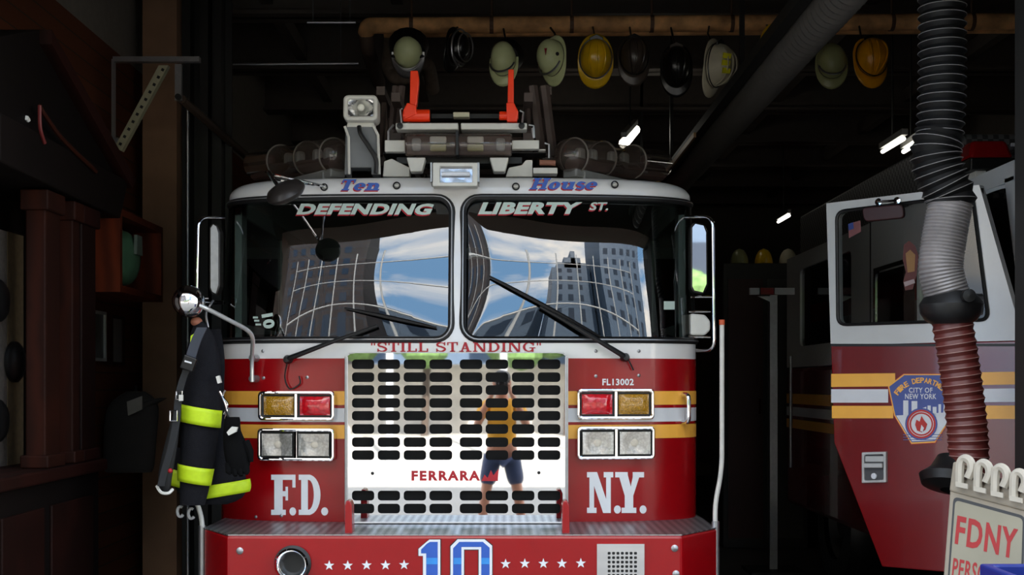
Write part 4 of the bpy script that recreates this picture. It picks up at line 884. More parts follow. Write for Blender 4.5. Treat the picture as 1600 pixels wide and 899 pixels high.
# ceiling exhaust duct
ZD = 3.62; xd = .872*(ZD-EYE)
ys_, rs = [], []
y = 5.35
dt = thing('ceiling_duct', 'long grey ribbed exhaust duct under the ceiling, running back from the street', 'duct', (xd, 8, ZD))
pp, rr_ = [], []
while y < 15: pp += [(xd, y, ZD), (xd, y+.035, ZD)]; rr_ += [.098, .112]; y += .08
M().tube(pp, rr_, 20).build('ribbed_tube', mat('duct_grey', (74, 71, 68), .5), dt, smooth=True)
M().span((xd-.18, 5.35, ZD+.03), (xd-.11, 16, ZD+.10)).build('hanging_rail', mat('rail_black', (18, 17, 16), .6), dt)
M().span((xd-.20, 9.8, ZD+.0), (xd-.18, 16, ZD+.04)).build('brass_strip', mat('strip_tan', (150, 118, 80), .5), dt)
m = M()
for y in (6.5, 8.1, 11.5, 14): m.span((xd-.16, y-.02, ZD+.09), (xd-.13, y+.02, ZC)).span((xd-.15, y-.02, ZD+.11), (xd+.02, y+.02, ZD+.14))
build_each(m, 'hanger', c_black, dt)
# fluorescent lamps
def lamp(a, b, w_, lab, s=2.2):
    mid = (V(a)+V(b))/2; t = thing('ceiling_light', lab, 'lamp', mid, 'fluorescent ceiling lamps'); d = (V(b)-V(a)); L = d.length; ang = math.atan2(d.x, -d.y) if abs(d.y) > abs(d.x) else 0
    M().tube([V(a), V(b)], w_, 10).build('tube', mat('lit_tube', (255, 250, 235), .4, emit=(255, 250, 235), estr=s), t)
    n = d.normalized(); u = V((0, 0, 1)); M().tube([V(a)+u*(w_+.035)-n*.05, V(b)+u*(w_+.035)+n*.05], .035, 4).build('housing', c_grey, t)
    M().tube([mid+u*(w_+.03), V((mid.x, mid.y, ZC))], .008, 6).build('hanger', c_black, t); return t
lamp(P(975, 224, 11.6), P(993, 203, 13.2), .05, 'lit fluorescent lamp hanging above the right beacon pod')
lamp(P(1379, 237, 11.0), P(1412, 217, 10.0), .018, 'lit fluorescent tube left of the exhaust hose, higher of the pair')
lamp(P(1412, 237, 11.0), P(1436, 222, 10.0), .02, 'lit fluorescent tube close against the exhaust hose')
lamp(P(1216, 347, 17.5), P(1233, 337, 15.8), .02, 'small lit fluorescent tube far back over the aisle')
# vertical exhaust hose
hy = 5.75
ht = thing('exhaust_hose', 'flexible exhaust hose hanging from the ceiling in front of the open engine door', 'hose', P(1470, 300, hy))
def hose(pts, r, name, mt, rib=None, pitch=.045, mrib=None, amp=.012):
    path = smooth_path([P(a, b, hy) for a, b in pts], 10); ln = [0]
    for a, b in zip(path, path[1:]): ln.append(ln[-1]+(b-a).length)
    def at(s):
        for i in range(len(ln)-1):
            if ln[i+1] >= s: f = (s-ln[i])/(ln[i+1]-ln[i]); return path[i].lerp(path[i+1], f)
        return path[-1]
    pp, rr = [], []; s = 0
    while s < ln[-1]: pp += [at(s), at(min(s+pitch*.5, ln[-1]))]; rr += [r+amp, r-amp*.4]; s += pitch
    pp = [p for i, p in enumerate(pp) if i == 0 or (p-pp[i-1]).length > 1e-4]; rr = rr[:len(pp)]
    o = M().tube(pp, rr, 24).build(name, mt, ht, smooth=True)
    if mrib:
        g = M(); s = pitch
        while s < ln[-1]-.01:
            c, t_ = at(s), (at(s+.01)-at(s-.01)).normalized(); u = t_.orthogonal().normalized(); v_ = t_.cross(u); rad = r+amp*.9
            g.tube([c+u*rad*cos(2*pi*j/28)+v_*rad*sin(2*pi*j/28) for j in range(28)], .0020, 5, closed=True); s += pitch
        g.build('wire_glint_rib', mrib, o, smooth=True)  # wire on the upper hose, painted highlights on the lower one
    return o
m_wire = mat('hose_wire', (126, 124, 124), .4); m_hblk = mat('hose_black', (16, 16, 17), .45); m_hsil = mat('hose_silver', (150, 146, 146), .35, .4, nscale=5, var=.3); m_hmar = mat('hose_maroon', (86, 34, 30), .45, nscale=6, var=.15); m_hglint = mat('hose_pale_glint', (150, 116, 110), .35)
hose([(1472, -30), (1472, 130), (1468, 215)], .098, 'upper_hose', m_hblk, mrib=m_wire, pitch=.042)
hose([(1468, 210), (1462, 240), (1470, 275), (1484, 305), (1485, 322)], .106, 'bent_hose', m_hblk, mrib=m_wire, pitch=.036)
hose([(1485, 318), (1480, 345), (1474, 380), (1470, 420), (1480, 462)], .099, 'silver_hose', m_hsil, pitch=.016, amp=.004)
cf = M(); c = P(1486, 476, hy); cf.lathe([(.075, -.10), (.115, -.075), (.140, -.04), (.145, .0), (.125, .03), (.098, .06)], c, (0, 0, 1), 32); cf = cf.build('coupling', mat('coupling_black', (22, 22, 23), .4), ht, smooth=True)
M().lathe([(.03, 0), (.03, .03), (0, .034)], P(1494, 466, hy)+V((0, -.135, 0)), (0, -1, 0), 16).build('coupling_knob', c_black, cf, smooth=True); M().lathe([(.05, -.02), (.05, .03), (0, .03)], P(1524, 476, hy), (1, -.2, 0), 16).build('coupling_clamp', c_black, cf)
M().lathe([(.092, 0), (.095, .03), (.088, .05)], P(1487, 500, hy), (0, 0, 1), 28).build('coupling_ring', c_dull, cf)
hose([(1487, 500), (1497, 560), (1508, 640), (1513, 700), (1511, 742)], .089, 'lower_hose', m_hmar, mrib=m_hglint, pitch=.038, amp=.005)  # pale rings are the highlights on the maroon ribs, built as geometry
nz_ = M().lathe([(.06, .0), (.15, .02), (.165, .06), (.12, .10), (.095, .16)], P(1490, 768, hy+.02), V((.25, .3, 1)), 28).build('nozzle_collar', c_black, ht, smooth=True)
# ------------------------------------------------------------------ between the trucks
t = thing('striped_barrier_bar', 'red and white striped board on a steel post between the trucks', 'barrier', P(1209, 575, 10.7))
yb = 10.7
for a, b, mm in ((1172, 1187, c_silver), (1187, 1209, c_red), (1209, 1240, c_silver)): M().span(P(a, 450, yb), P(b, 461, yb+.04)).build('striped_board', mm, t)
M().span(P(1203, 461, yb+.01), P(1213, 574, yb+.05)).build('post', c_dull, t); M().prism([P(*p, yb+.01) for p in [(1184, 463), (1209, 475), (1209, 463)]], V((0, .03, 0))).build('gusset', c_dull, t)
q0 = P(1203, 574, yb+.01); M().span((q0.x, yb+.01, 0), (q0.x+.066, yb+.05, q0.z)).build('post_foot', c_dull, t)
M().span((q0.x-.2, yb-.2, 0), (q0.x+.27, yb+.26, .03)).build('base_plate', m_blackmetal, t)
t = thing('gear_locker', 'dark steel gear locker standing far back between the trucks', 'locker', (2.6, 12.6, 0))
M().span((2.2, 12.3, 0), (3.05, 12.95, 2.86)).build('locker_body', mat('locker_dark', (40, 38, 37), .6), t, bevel=.01)
M().span((2.25, 12.285, .1), (2.60, 12.30, 2.7)).build('locker_door', mat('locker_maroon', (56, 16, 16), .5), t); M().span((2.64, 12.285, .1), (3.0, 12.30, 2.7)).build('locker_door', mat('locker_grey', (60, 58, 56), .5), t)
for x in (2.55, 2.67): M().span((x, 12.26, 1.35), (x+.02, 12.29, 1.5)).build('locker_handle', c_chrome, t)
for k, (px, py, mm, lb) in enumerate(((0, 0, h_olive, 'olive helmet resting on top of the gear locker'), (0, 0, h_yel, 'yellow helmet resting on top of the gear locker'), (0, 0, h_cream, 'cream helmet resting on top of the gear locker'))):
    c = V((2.42+.25*k, 12.6, 2.86)); t = thing('firefighter_helmet', lb, 'helmet', c)
    g = M(); rows = [[c+V((.09*sqrt(1-(i/8)**2)*cos(2*pi*j/20), .12*sqrt(1-(i/8)**2)*sin(2*pi*j/20), .02+.16*i/8)) for j in range(20)] for i in range(9)]; g.grid(rows, closed=True); g.build('shell', mm, t, smooth=True)
    M().lathe([(.085, .02), (.115, .0), (.115, .012), (.085, .03)], c, (0, 0, 1), 24).build('brim', mm, t, smooth=True)
# ------------------------------------------------------------------ left wall: wooden memorial, pictures, bracket
m_wood, m_wood2 = texmat('dark_mahogany', (34, 12, 8), (22, 8, 5), 'wood', 3., .6, .05), texmat('orange_mahogany', (46, 18, 9), (32, 12, 6), 'wood', 3., .65, .05)
m_dkwood = texmat('near_black_wood', (14, 8, 6), (9, 5, 4), 'wood', 3., .7, .05)
t = thing('memorial_shrine', 'dark wooden memorial cabinet with pediment and columns along the left wall', 'memorial', (-2.5, 6.1, 0))
M().span((-2.70, 5.36, 0), (-2.24, 6.78, 1.17)).build('base_cabinet', m_dkwood, t)
for a, b in ((5.45, 5.95), (6.05, 6.66)): M().span((-2.242, a, .12), (-2.225, b, 1.05)).build('cabinet_panel', m_wood, t, bevel=.006)
M().span((-2.70, 5.34, 1.17), (-2.20, 6.82, 1.235)).build('counter_top', m_wood, t, bevel=.012)
M().span((-2.70, 5.36, 1.235), (-2.55, 6.78, 2.7)).build('back_panel', m_dkwood, t)
M().span((-2.55, 5.38, 1.236), (-2.51, 6.40, 2.42)).build('stone_tablet', mat('grey_granite', (88, 80, 74), .8, nscale=40, var=.25), t); M().span((-2.51, 6.20, 1.236), (-2.505, 6.40, 2.42)).build('brass_border', mat('old_brass', (84, 68, 44), .8, nscale=30, var=.2), t)
for a, b, mm in ((5.98, 6.22, m_wood2), (6.36, 6.50, m_wood2), (6.50, 6.76, m_wood)):
    c = M().span((-2.34, a+.02, 1.236), (-2.24, b-.02, 2.56)).span((-2.36, a, 1.236), (-2.22, b, 1.30)).span((-2.36, a, 2.5), (-2.22, b, 2.6)); c.build('column', mm, t, bevel=.008)
en = M().prism([(-2.70, y, z) for y, z in ((5.36, 2.62), (7.05, 2.60), (7.20, 2.84), (5.36, 2.84))], V((.50, 0, 0))).build('entablature', m_dkwood, t, bevel=.01)
M().prism([(-2.70, y, z) for y, z in ((5.36, 3.16), (5.92, 3.36), (7.28, 2.84), (5.36, 2.84))], V((.46, 0, 0))).build('pediment', m_dkwood, t)
M().prism([(-2.24, y, z) for y, z in ((5.92, 3.36), (5.92, 3.29), (7.2, 2.80), (7.28, 2.86))], V((.06, 0, 0))).build('raking_cornice', m_wood, t)
M().tube(smooth_path([PX(62, 165, -2.19), PX(70, 180, -2.19), PX(100, 220, -2.19), PX(150, 268, -2.19)]), .012, 6).build('carved_ribbon', m_wood2, t, smooth=True); M().tube(smooth_path([PX(62, 165, -2.19), PX(63, 200, -2.19), PX(70, 224, -2.19)]), .009, 6).build('red_ribbon', mat('ribbon_red', (90, 16, 12), .6), t, smooth=True)
M().tube([PX(41, 184, -2.235), PX(44, 188, -2.235)], .012, 6).build('small_ornament', c_off, t)
for (px, py), lb in zip(((-6, 470), (20, 566), (-7, 658)), ('uppermost round black plaque on the grey memorial tablet', 'round black plaque at mid height on the grey memorial tablet', 'lowest round black plaque on the grey memorial tablet')):
    c = PX(px, py, -2.505); tag(M().lathe([(.105, 0), (.105, .02), (.088, .035), (.05, .045), (0, .047)], c, (1, 0, 0), 28).build('round_plaque', mat('plaque_black', (14, 13, 13), .4), None, smooth=True), lb, 'plaque', 'plaques on the memorial')
# shadow box with a green helmet
t = thing('shadow_box', 'wooden wall box holding an old green helmet, right of the memorial', 'display box', (-2.6, 7.65, 2.43))
bx_ = M()
for a, b in (((-2.72, 7.2, 2.19), (-2.25, 7.24, 2.68)), ((-2.72, 8.06, 2.19), (-2.25, 8.1, 2.68)), ((-2.72, 7.24, 2.64), (-2.25, 8.06, 2.68)), ((-2.72, 7.24, 2.19), (-2.25, 8.06, 2.23)), ((-2.72, 7.24, 2.23), (-2.68, 8.06, 2.64))): bx_.span(a, b)
bx_.build('box_case', texmat('red_mahogany', (92, 37, 17), (70, 28, 13), 'wood', 3., .6, .05), t)
c = V((-2.42, 7.62, 2.43)); t = thing('old_helmet', 'old green leather helmet hung inside the wooden wall box', 'helmet', c)
g = M(); g.grid([[c+V((.09*i/8+.06, .19*sqrt(1-(i/8)**2)*cos(2*pi*j/20), .17*sqrt(1-(i/8)**2)*sin(2*pi*j/20))) for j in range(20)] for i in range(9)], closed=True); g.build('shell', mat('dark_green_leather', (72, 108, 82), .35, var=.2), t, smooth=True)
M().lathe([(.14, .05), (.19, .03), (.19, .04), (.14, .065)], c, (1, 0, 0), 24).build('brim', mat('dark_green_leather', (52, 76, 58)), t, smooth=True); M().prism([c+V((.14, y, z)) for y, z in ((-.06, .02), (.06, .02), (.05, .14), (-.05, .14))], V((.02, 0, 0))).build('front_shield', mat('shield_grey', (96, 108, 98), .5), t)
for a, b, z0, z1, lb in ((7.72, 8.22, 1.80, 2.13, 'framed dark photograph below the shadow box, nearer the memorial'), (8.34, 8.62, 1.78, 2.12, 'narrow framed mirror-grey picture beside the tan pillar')):
    t = thing('picture_frame', lb, 'picture', (-2.7, (a+b)/2, z0)); g = M()
    plate([(a, z0), (b, z0), (b, z1), (a, z1)], [(a+.02, z0+.02)]*1+[(b-.02, z0+.02)]+[(b-.02, z1-.02)]+[(a+.02, z1-.02)], lambda y, z, d: V((-2.66-d, y, z)), .05, m=g); g.build('frame', c_grey if a < 8 else m_wood2, t)
    M().span((-2.70, a+.015, z0+.015), (-2.675, b-.015, z1-.015)).build('picture', mat('faded_print', (52, 58, 60), .3, nscale=9, var=.8) if a < 8 else mat('grey_print', (98, 100, 102), .3), t)
# strut bracket
t = thing('strut_bracket', 'slotted steel strut bracket on the brick wall beside the tan pillar', 'bracket', (-2.6, 8.05, 3.7))
ybk = 8.05
M().span(P(176, 88, ybk), P(314, 99, ybk+.05)).build('horizontal_strut', c_dull, t); M().span(P(174, 92, ybk), P(181, 228, ybk+.04)).build('vertical_rod', c_dull, t)
M().prism([P(*p, ybk-.005) for p in [(248, 102), (263, 102), (190, 236), (179, 230)]], V((0, .05, 0))).build('diagonal_strut', mat('strut_cream', (150, 146, 120), .6), t)
m = M()
for k in range(11): x_, y_ = 255-k*6.6, 108+k*11.6; m.prism([P(*p, ybk-.007) for p in [(x_-2, y_-2), (x_+2, y_), (x_, y_+4), (x_-4, y_+2)]], V((0, .003, 0)))
build_each(m, 'slot', c_black, t); M().span(P(273, 100, ybk), P(285, 158, ybk+.03)).build('hanger_plate', c_dull, t); M().lathe([(.02, 0), (.02, .02), (0, .02)], P(279, 152, ybk), (0, -1, 0), 12).build('bolt', c_black, t)
M().span((-2.74, ybk, P(0, 225, ybk).z), (-2.53, ybk+.04, P(0, 215, ybk).z)).build('wall_foot', c_dull, t)
g = M().tube([P(284, 155, 8.1), P(392, 250, 9.6)], .03, 8).build('door_spring_rod', mat('rod_brown', (70, 56, 46), .5)); tag(g, 'slanting brown steel rod running back from the strut bracket', 'rod')
g = M().tube([P(293, 160, 8.95), P(293, 940, 8.95)], .012, 8).tube([P(313, 60, 9.3), P(311, 10, 9.3)], .02, 8).build('wall_conduit', c_dull); tag(g, 'thin grey vertical conduit beside the tan pillar', 'conduit')
# cylinder, jacket
t = thing('gas_cylinder', 'tall dark gas cylinder standing between memorial and pillar', 'cylinder', (-2.42, 7.0, 0)); c = V((-2.42, 7.0, 0))
M().lathe([(0, 0), (.083, .0), (.088, .02), (.088, .72), (.08, .79), (.05, .84), (.035, .86), (.035, .90), (0, .90)], c, (0, 0, 1), 28).build('tank', mat('tank_grey', (92, 86, 80), .4), t, smooth=True)
M().lathe([(.09, 0), (.09, .02)], c+V((0, 0, .70)), (0, 0, 1), 24).build('tank_band', c_black, t); M().span(c+V((-.02, -.03, .9)), c+V((.02, .03, .96))).build('valve', c_dull, t)
def cloth(rows, name, m, par=None, sub=1, **k):
    g = M(); g.grid(rows, closed=True); return g.build(name, m, par, smooth=True, sub=sub, **k)
def blob(path, rx, ry, n=18, wob=.0, seed=0, closed=True):
    rnd = random.Random(seed); ph = [rnd.uniform(0, 6.3) for _ in range(4)]; rows = []
    for i, p in enumerate(path):
        r_ = []
        for j in range(n):
            a = 2*pi*j/n; q = 1+wob*(sin(3*a+ph[0]+i*.35)+.6*sin(5*a+ph[1]-i*.2)+.4*sin(9*a+ph[2]))
            r_.append(V(p)+V((rx[i]*cos(a)*q, ry[i]*sin(a)*q, 0)))
        rows.append(r_)
    return rows
jk = thing('hanging_jacket', 'dark grey jacket hung on the wall between pictures and pillar', 'jacket', P(210, 660, 8.2))
yj = 8.15
cloth(blob([P(a, b, yj) for a, b in ((212, 612), (210, 625), (205, 650), (203, 690), (202, 730), (202, 738))], [.06, .16, .18, .17, .17, .15], [.04, .09, .1, .1, .1, .08], wob=.06, seed=3), 'jacket_body', mat('jacket_grey', (40, 37, 35), .95), jk)
M().prism([P(*p, yj-.12) for p in [(198, 628), (222, 619), (222, 640), (200, 650)]], V((0, .02, 0))).build('white_tag', mat('dull_tag', (120, 116, 108), .8), jk)
cloth(blob([P(a, b, yj-.02) for a, b in ((198, 655), (228, 632), (248, 624), (256, 622))], [.05, .06, .05, .02], [.06, .06, .05, .02], wob=.05, seed=4), 'sleeve', mat('jacket_grey', (70, 66, 64)), jk)
M().tube([P(212, 612, yj), P(212, 604, yj+.1), P(212, 604, 8.9)], .01, 6).build('hook', m_blackmetal, jk)
# ------------------------------------------------------------------ turnout coat on the left corner of the truck
m_coat, m_lime, m_strap = mat('turnout_cloth', (27, 27, 31), .95, spec=.15, nscale=60, var=.18, bump=.5, bscale=300), mat('lime_reflective_band', (196, 226, 24), .55, nscale=40, var=.06), mat('strap_webbing', (24, 26, 30), .6)
yc = 6.22; k_ = yc/F
ct = thing('turnout_coat', 'dark firefighter turnout coat with lime bands hung on the truck corner', 'coat', P(318, 500, yc))
def prof(tab, name, m, par, dy=0, seed=0, wob=.05, n=20, thickf=.8, off=0., sub=1):
    path = [P((a+b)/2, y, yc+dy) for y, a, b in tab]; rx = [(b-a)/2*k_+off for y, a, b in tab]; return cloth(blob(path, rx, [r*thickf for r in rx], n, wob, seed), name, m, par, sub)
def interp(tab, y):
    for (y0, a0, b0), (y1, a1, b1) in zip(tab, tab[1:]):
        if y0 <= y <= y1: f = (y-y0)/(y1-y0); return (y, a0+(a1-a0)*f, b0+(b1-b0)*f)
sleeve = [(503, 305, 318), (520, 298, 335), (560, 290, 345), (600, 284, 347), (640, 281, 345), (680, 281, 341), (720, 281, 335), (755, 281, 328), (775, 280, 324), (789, 281, 320)]
sl_ = prof([interp(sleeve, y) for y in (503, 512, 525, 545, 565, 590, 615, 640, 665, 690, 715, 740, 765, 782, 789)], 'sleeve', m_coat, ct, -.02, 5, .035, thickf=.75)
body = [(515, 318, 345), (560, 320, 352), (620, 312, 350), (680, 310, 362), (735, 306, 386), (760, 305, 390), (781, 308, 384), (790, 312, 350)]
bo_ = prof([interp(body, y) for y in (515, 530, 560, 590, 620, 650, 680, 710, 735, 750, 765, 780, 788)], 'coat_body', m_coat, ct, .10, 8, .05, thickf=.45)
lf = [(700, 268, 296), (725, 262, 296), (757, 268, 300), (772, 280, 305)]
prof([interp(lf, y) for y in (700, 715, 730, 745, 760, 771)], 'coat_front_flap', m_coat, ct, .12, 9, .04, thickf=.5)
def bandp(tab, y0l, y1l, slope, name, par, dy, seed, wob, thickf, off=.006, frac=(0, 2*pi)):
    """a tape lying on the cloth between two heights, tilted by slope pixels from its left to its right edge"""
    rnd = random.Random(seed); ph = [rnd.uniform(0, 6.3) for _ in range(4)]; rows = []
    for q in range(5):
        r_ = []
        for j in range(41):
            a = pi+pi*j/40; f = (cos(a)+1)/2; y = y0l+(y1l-y0l)*q/4+slope*f; yy, xa_, xb_ = interp(tab, y); rx = (xb_-xa_)/2*k_+off
            r_.append(P((xa_+xb_)/2, y, yc+dy)+V((rx*cos(a)*1.02, rx*thickf*sin(a)*1.06-.004, 0)))
        rows.append(r_)
    g = M(); g.grid(rows); return g.build(name, m_lime, par, smooth=True, solid=.004)
bandp(sleeve, 630, 657, 12, 'reflective_band', sl_, -.02, 5, .03, .75); bandp(sleeve, 724, 750, 9, 'reflective_band', sl_, -.02, 5, .03, .75); bandp(body, 762, 782, -14, 'reflective_band', bo_, .10, 8, .05, .45, .008)
bandp(lf, 730, 758, 10, 'reflective_band', ct, .12, 9, .04, .5)
M().prism([P(*p, yc-.13) for p in [(337, 589), (342, 587), (345, 598), (340, 600)]], V((0, .03, 0))).build('white_label', c_off, ct)
m = M().tube(smooth_path([P(325, 512, yc), P(322, 490, yc), P(328, 478, yc), P(333, 470, 6.25)]), .006, 6); m.build('hanging_loop', c_dull, ct, smooth=True)
M().ell(P(307, 503, yc-.02), (.03, .03, .025)).build('collar_tip', mat('collar_tan', (160, 100, 76), .7), ct, smooth=True)
m = M()
for px, py in ((282, 800), (299, 803)): m.tube([P(px+5*cos(a), py+8*sin(a), yc) for a in [pi*1.7-pi*1.5*q/10 for q in range(11)]], .008, 6)
build_each(m, 'hem_hook', c_grey, ct)
# clips on the right
m = M()
for pts in ([(343, 612), (348, 622), (354, 640), (352, 655)], [(352, 610), (348, 620), (356, 632), (350, 648)]): m.tube(smooth_path([P(*p, yc-.12) for p in pts]), .005, 6)
build_each(m, 'metal_clip', c_chrome, ct, smooth=True)
hs_ = thing('breathing_harness', 'black webbing harness strap with buckles hung left of the coat sleeve', 'harness', P(290, 560, yc))
def ribbon(pts, w_, dy, name, m, par):
    g = M(); c = smooth_path([P(*p, yc+dy) for p in pts], 6); g.grid([[p+V((-w_/2, 0, 0)), p+V((-w_/2, -.008, 0)), p+V((w_/2, -.008, 0)), p+V((w_/2, 0, 0))] for p in c], closed=True); return g.build(name, m, par)
st_ = ribbon([(316, 512), (306, 535), (298, 560)], .05, -.20, 'shoulder_strap', mat('strap_blue_grey', (50, 56, 68), .5), hs_)
M().box(P(295, 568, yc-.21), (.065, .03, .07), Euler((0, R(20), 0))).build('buckle', c_black, hs_, bevel=.006); M().box(P(294, 566, yc-.228), (.035, .006, .008), Euler((0, R(16), 0))).build('buckle_bar', c_silver, hs_)
ribbon([(292, 578), (284, 600), (279, 625), (276, 660), (268, 700), (258, 735), (252, 760)], .035, -.16, 'lower_strap', m_strap, hs_)
prof([(640, 272, 282), (680, 262, 280), (710, 254, 276), (740, 248, 270), (760, 247, 268), (769, 250, 264)], 'mask_bag', mat('bag_black', (20, 20, 21), .7), hs_, -.10, 12, .06, thickf=.7)
for px, py, w_, h_ in ((280, 618, .03, .04), (271, 650, .035, .05)): M().tube([P(px, py, yc-.18)+V((w_/2*sx, 0, h_/2*sz)) for sx, sz in ((-1, -1), (1, -1), (1, 1), (-1, 1))], .004, 6, closed=True).build('steel_ring', c_chrome, hs_)
M().box(P(283, 622, yc-.185), (.02, .01, .03)).build('white_clip', c_off, hs_); M().ell(P(266, 736, yc-.17), (.012, .012, .012)).build('red_button', c_txtred, hs_, smooth=True)
M().tube(smooth_path([P(245, 760, yc-.14), P(252, 770, yc-.16), P(263, 771, yc-.16), P(270, 765, yc-.14)]), .008, 6).build('white_piping', c_off, hs_, smooth=True); M().prism([P(*p, yc-.2) for p in [(298, 525), (304, 521), (299, 545), (296, 548)]], V((0, .01, 0))).build('lime_tab', m_lime, hs_)
gl = thing('work_glove', 'black work glove clipped to the coat in front of the stripes', 'glove', P(368, 660, yc-.1))
yg = -.14
prof([(652, 352, 374), (660, 350, 376), (672, 349, 374), (690, 348, 384), (712, 350, 391), (728, 354, 391), (735, 358, 388)], 'palm', mat('glove_black', (11, 11, 12), .9, spec=.1), gl, yg, 15, .03, thickf=.45)
for k in range(4):
    x = 357+k*9; M().tube([P(x, 724, yc+yg), P(x+1, 738, yc+yg-.01), P(x+2, 746-abs(k-1.5)*4, yc+yg-.02)], [.018, .018, .010], 8).build('finger', mat('glove_black', (15, 15, 16)), gl, smooth=True)
M().tube([P(384, 690, yc+yg), P(391, 706, yc+yg-.01), P(393, 722, yc+yg-.02)], [.02, .018, .010], 8).build('thumb', mat('glove_black', (15, 15, 16)), gl, smooth=True)
M().prism([P(*p, yc+yg-.058) for p in [(354, 676), (362, 667), (371, 668), (369, 675), (357, 681)]], V((0, .02, 0))).build('cuff_patch', c_off, gl); 
M().tube([P(358, 655, yc+yg), P(352, 640, yc-.13)], .006, 6).build('clip_cord', c_black, gl)
# ------------------------------------------------------------------ sandwich board and bin by the right jamb
SO, S1, S2 = P(1483, 768, 4.75), P(1605, 799, 4.50), P(1470, 905, 4.68); sn = (S1-SO).cross(S2-SO).normalized(); sn = sn if sn.y < 0 else -sn
SM = lambda a, b, d=0: on_plane(a, b, SO, sn)-sn*d
m_sign, m_sign2 = mat('sign_shaded_white', (136, 130, 112), .7, nscale=6, var=.08), mat('sign_plastic', (138, 128, 112), .65, nscale=8, var=.1)  # board whites are darkened in the colour to give their shade
sg = thing('sandwich_board', 'white plastic sandwich board with red lettering beside the right doorpost', 'sign', (SO.x, SO.y, 0))
fr_ = M().prism([SM(*p) for p in [(1484, 766), (1612, 801), (1606, 950), (1470, 950)]], -sn*.035); pan = fr_.build('sign_panel', m_sign2, sg, bevel=.006)
ol = rpoly([(1490, 776), (1602, 807), (1597, 960), (1477, 960)], 9); il = rpoly([(1493, 782), (1598.5, 811), (1594, 960), (1480, 960)], 7)
q = fit(text_polys('FDNY', .03, 1.12), 0, 0, 1, 1); q = [[(1492+95*u+4.5*(1-v_)-0*u, 806+22*u+(44+3*u)*v_) for u, v_ in p] for p in q]
q2 = fit(text_polys('PERSONNEL', .02, 1.1), 0, 0, 1, 1); q2 = [[(1487.5+101*u+3*(1-v_), 872+22*u+30*v_) for u, v_ in p] for p in q2]
decal('sign_face', [([ol], c_black, .001), ([il], m_sign, .002), (q+q2, mat('sign_red', (146, 16, 16), .6), .003)], lambda a, b, o: SM(a, b, -o), pan)
tp = M().prism([SM(*p, -.008) for p in [(1490, 722), (1500, 722), (1600, 770), (1614, 775), (1612, 802), (1484, 768)]], -sn*.05); tp = tp.build('top_rail', m_sign2, sg, bevel=.008)
for x, y in ((1506, 738), (1534, 745), (1561, 752), (1590, 760)):
    g = M(); pth = [(x-2, y+22), (x-1, y-10), (x+5, y-19), (x+14, y-15), (x+17, y-3), (x+11, y+12)]
    g.tube(smooth_path([SM(*p, -.022) for p in pth], 5), .017, 8); g.prism([SM(*p, -.03) for p in [(x-5, y+18), (x+14, y+22), (x+14, y+30), (x-5, y+26)]], sn*.01); g.build('hinge_loop', mat('sign_loop_white', (164, 156, 142), .6), tp, smooth=True)
    M().prism([SM(*p, -.012) for p in [(x+3, y-4), (x+9, y-2), (x+6, y+14), (x+3, y+13)]], sn*.004).build('hinge_gap', mat('gap_dark', (58, 44, 36), .8), tp)
b0, b1 = SM(1472, 930), SM(1600, 940)
for p in (b0, b1): M().tube([p-sn*.02, V((p.x, p.y-.01, 0))], .018, 8).build('leg', m_sign2, sg)
for p in (SM(1490, 770, .05), SM(1606, 800, .05)): M().tube([p, V((p.x+.02, min(p.y+.22, 4.93), 0))], .018, 8).build('leg', m_sign2, sg)
bn = thing('blue_bin', 'blue plastic bin with its rim just in frame below the sandwich board', 'bin', (1.83, 4.05, 0)); ybn = 3.9
xa_ = P(1530, 0, ybn+.45).x; xb_ = xa_+.5; zt_ = P(0, 881, ybn+.45).z
m_bin = mat('bin_blue', (18, 38, 120), .4)
g = M(); g.grid([[V((xa_+i, ybn+i, z)), V((xb_-i, ybn+i, z)), V((xb_-i, ybn+.45-i, z)), V((xa_+i, ybn+.45-i, z))] for z, i in ((0, .06), (.0, .06), (zt_-.05, .012))], closed=True); g.build('bin_body', m_bin, bn, solid=.006)
g = M(); plate([(xb_, ybn), (xb_, ybn+.45), (xa_, ybn+.45), (xa_, ybn)], rpoly([(xb_-.03, ybn+.03), (xb_-.03, ybn+.42), (xa_+.03, ybn+.42), (xa_+.03, ybn+.03)], .03), lambda a, b, d: V((a, b, zt_-d)), .06, m=g); g.build('bin_rim', m_bin, bn, bevel=.008)
# ------------------------------------------------------------------ street side, seen in the windshield and the chrome
m_b1 = texmat('brick_tower', (66, 60, 60), (56, 60, 66), 'brick', .22, .7, .1, axis=(pi/2, 0, 0)); m_b2 = mat('slate_tower', (74, 92, 112), .5, nscale=1.5); m_win = mat('tower_window', (34, 46, 62), .2)
def tower(name, x0, x1, y0, y1, h, m, steps=()):
    g = M().span((x0, y0, 0), (x1, y1, h))
    for a, b, c in steps: g.span((x0+(x1-x0)*a, y0, h-.01), (x0+(x1-x0)*b, y1, h+c))
    o = struct(g.build(name, m)); w_ = M(); z = 3.
    while z < h-2:
        x = x0+1.2
        while x < x1-2: w_.span((x, y1-.05, z), (x+1.5, y1+.06, z+1.9)); x += 3.1
        z += 3.6
    struct(w_.build(name+'_window', m_win)); return o
tower('exterior_building', -34, -6.5, -46, -30, 34, m_b1)
tower('exterior_building', 4.5, 16.5, -60, -46, 27, m_b2, ((.12, .9, 2.5), (.3, .75, 5), (.48, .6, 8)))
tower('exterior_building', 17, 34, -52, -36, 44, m_b2)
tower('exterior_building', -9.5, 4.5, -75, -62, 17, m_b2)
hg = M(); rnd = random.Random(3)
for k in range(160): hg.ell((rnd.uniform(-9, 14), -26+rnd.uniform(-1, 1), rnd.uniform(2.6, 5.0)), (.7, .7, .6), 7, 5)
o = struct(hg.build('exterior_foliage', mat('street_leaves', (84, 112, 58), .8, nscale=6, var=.4))); 
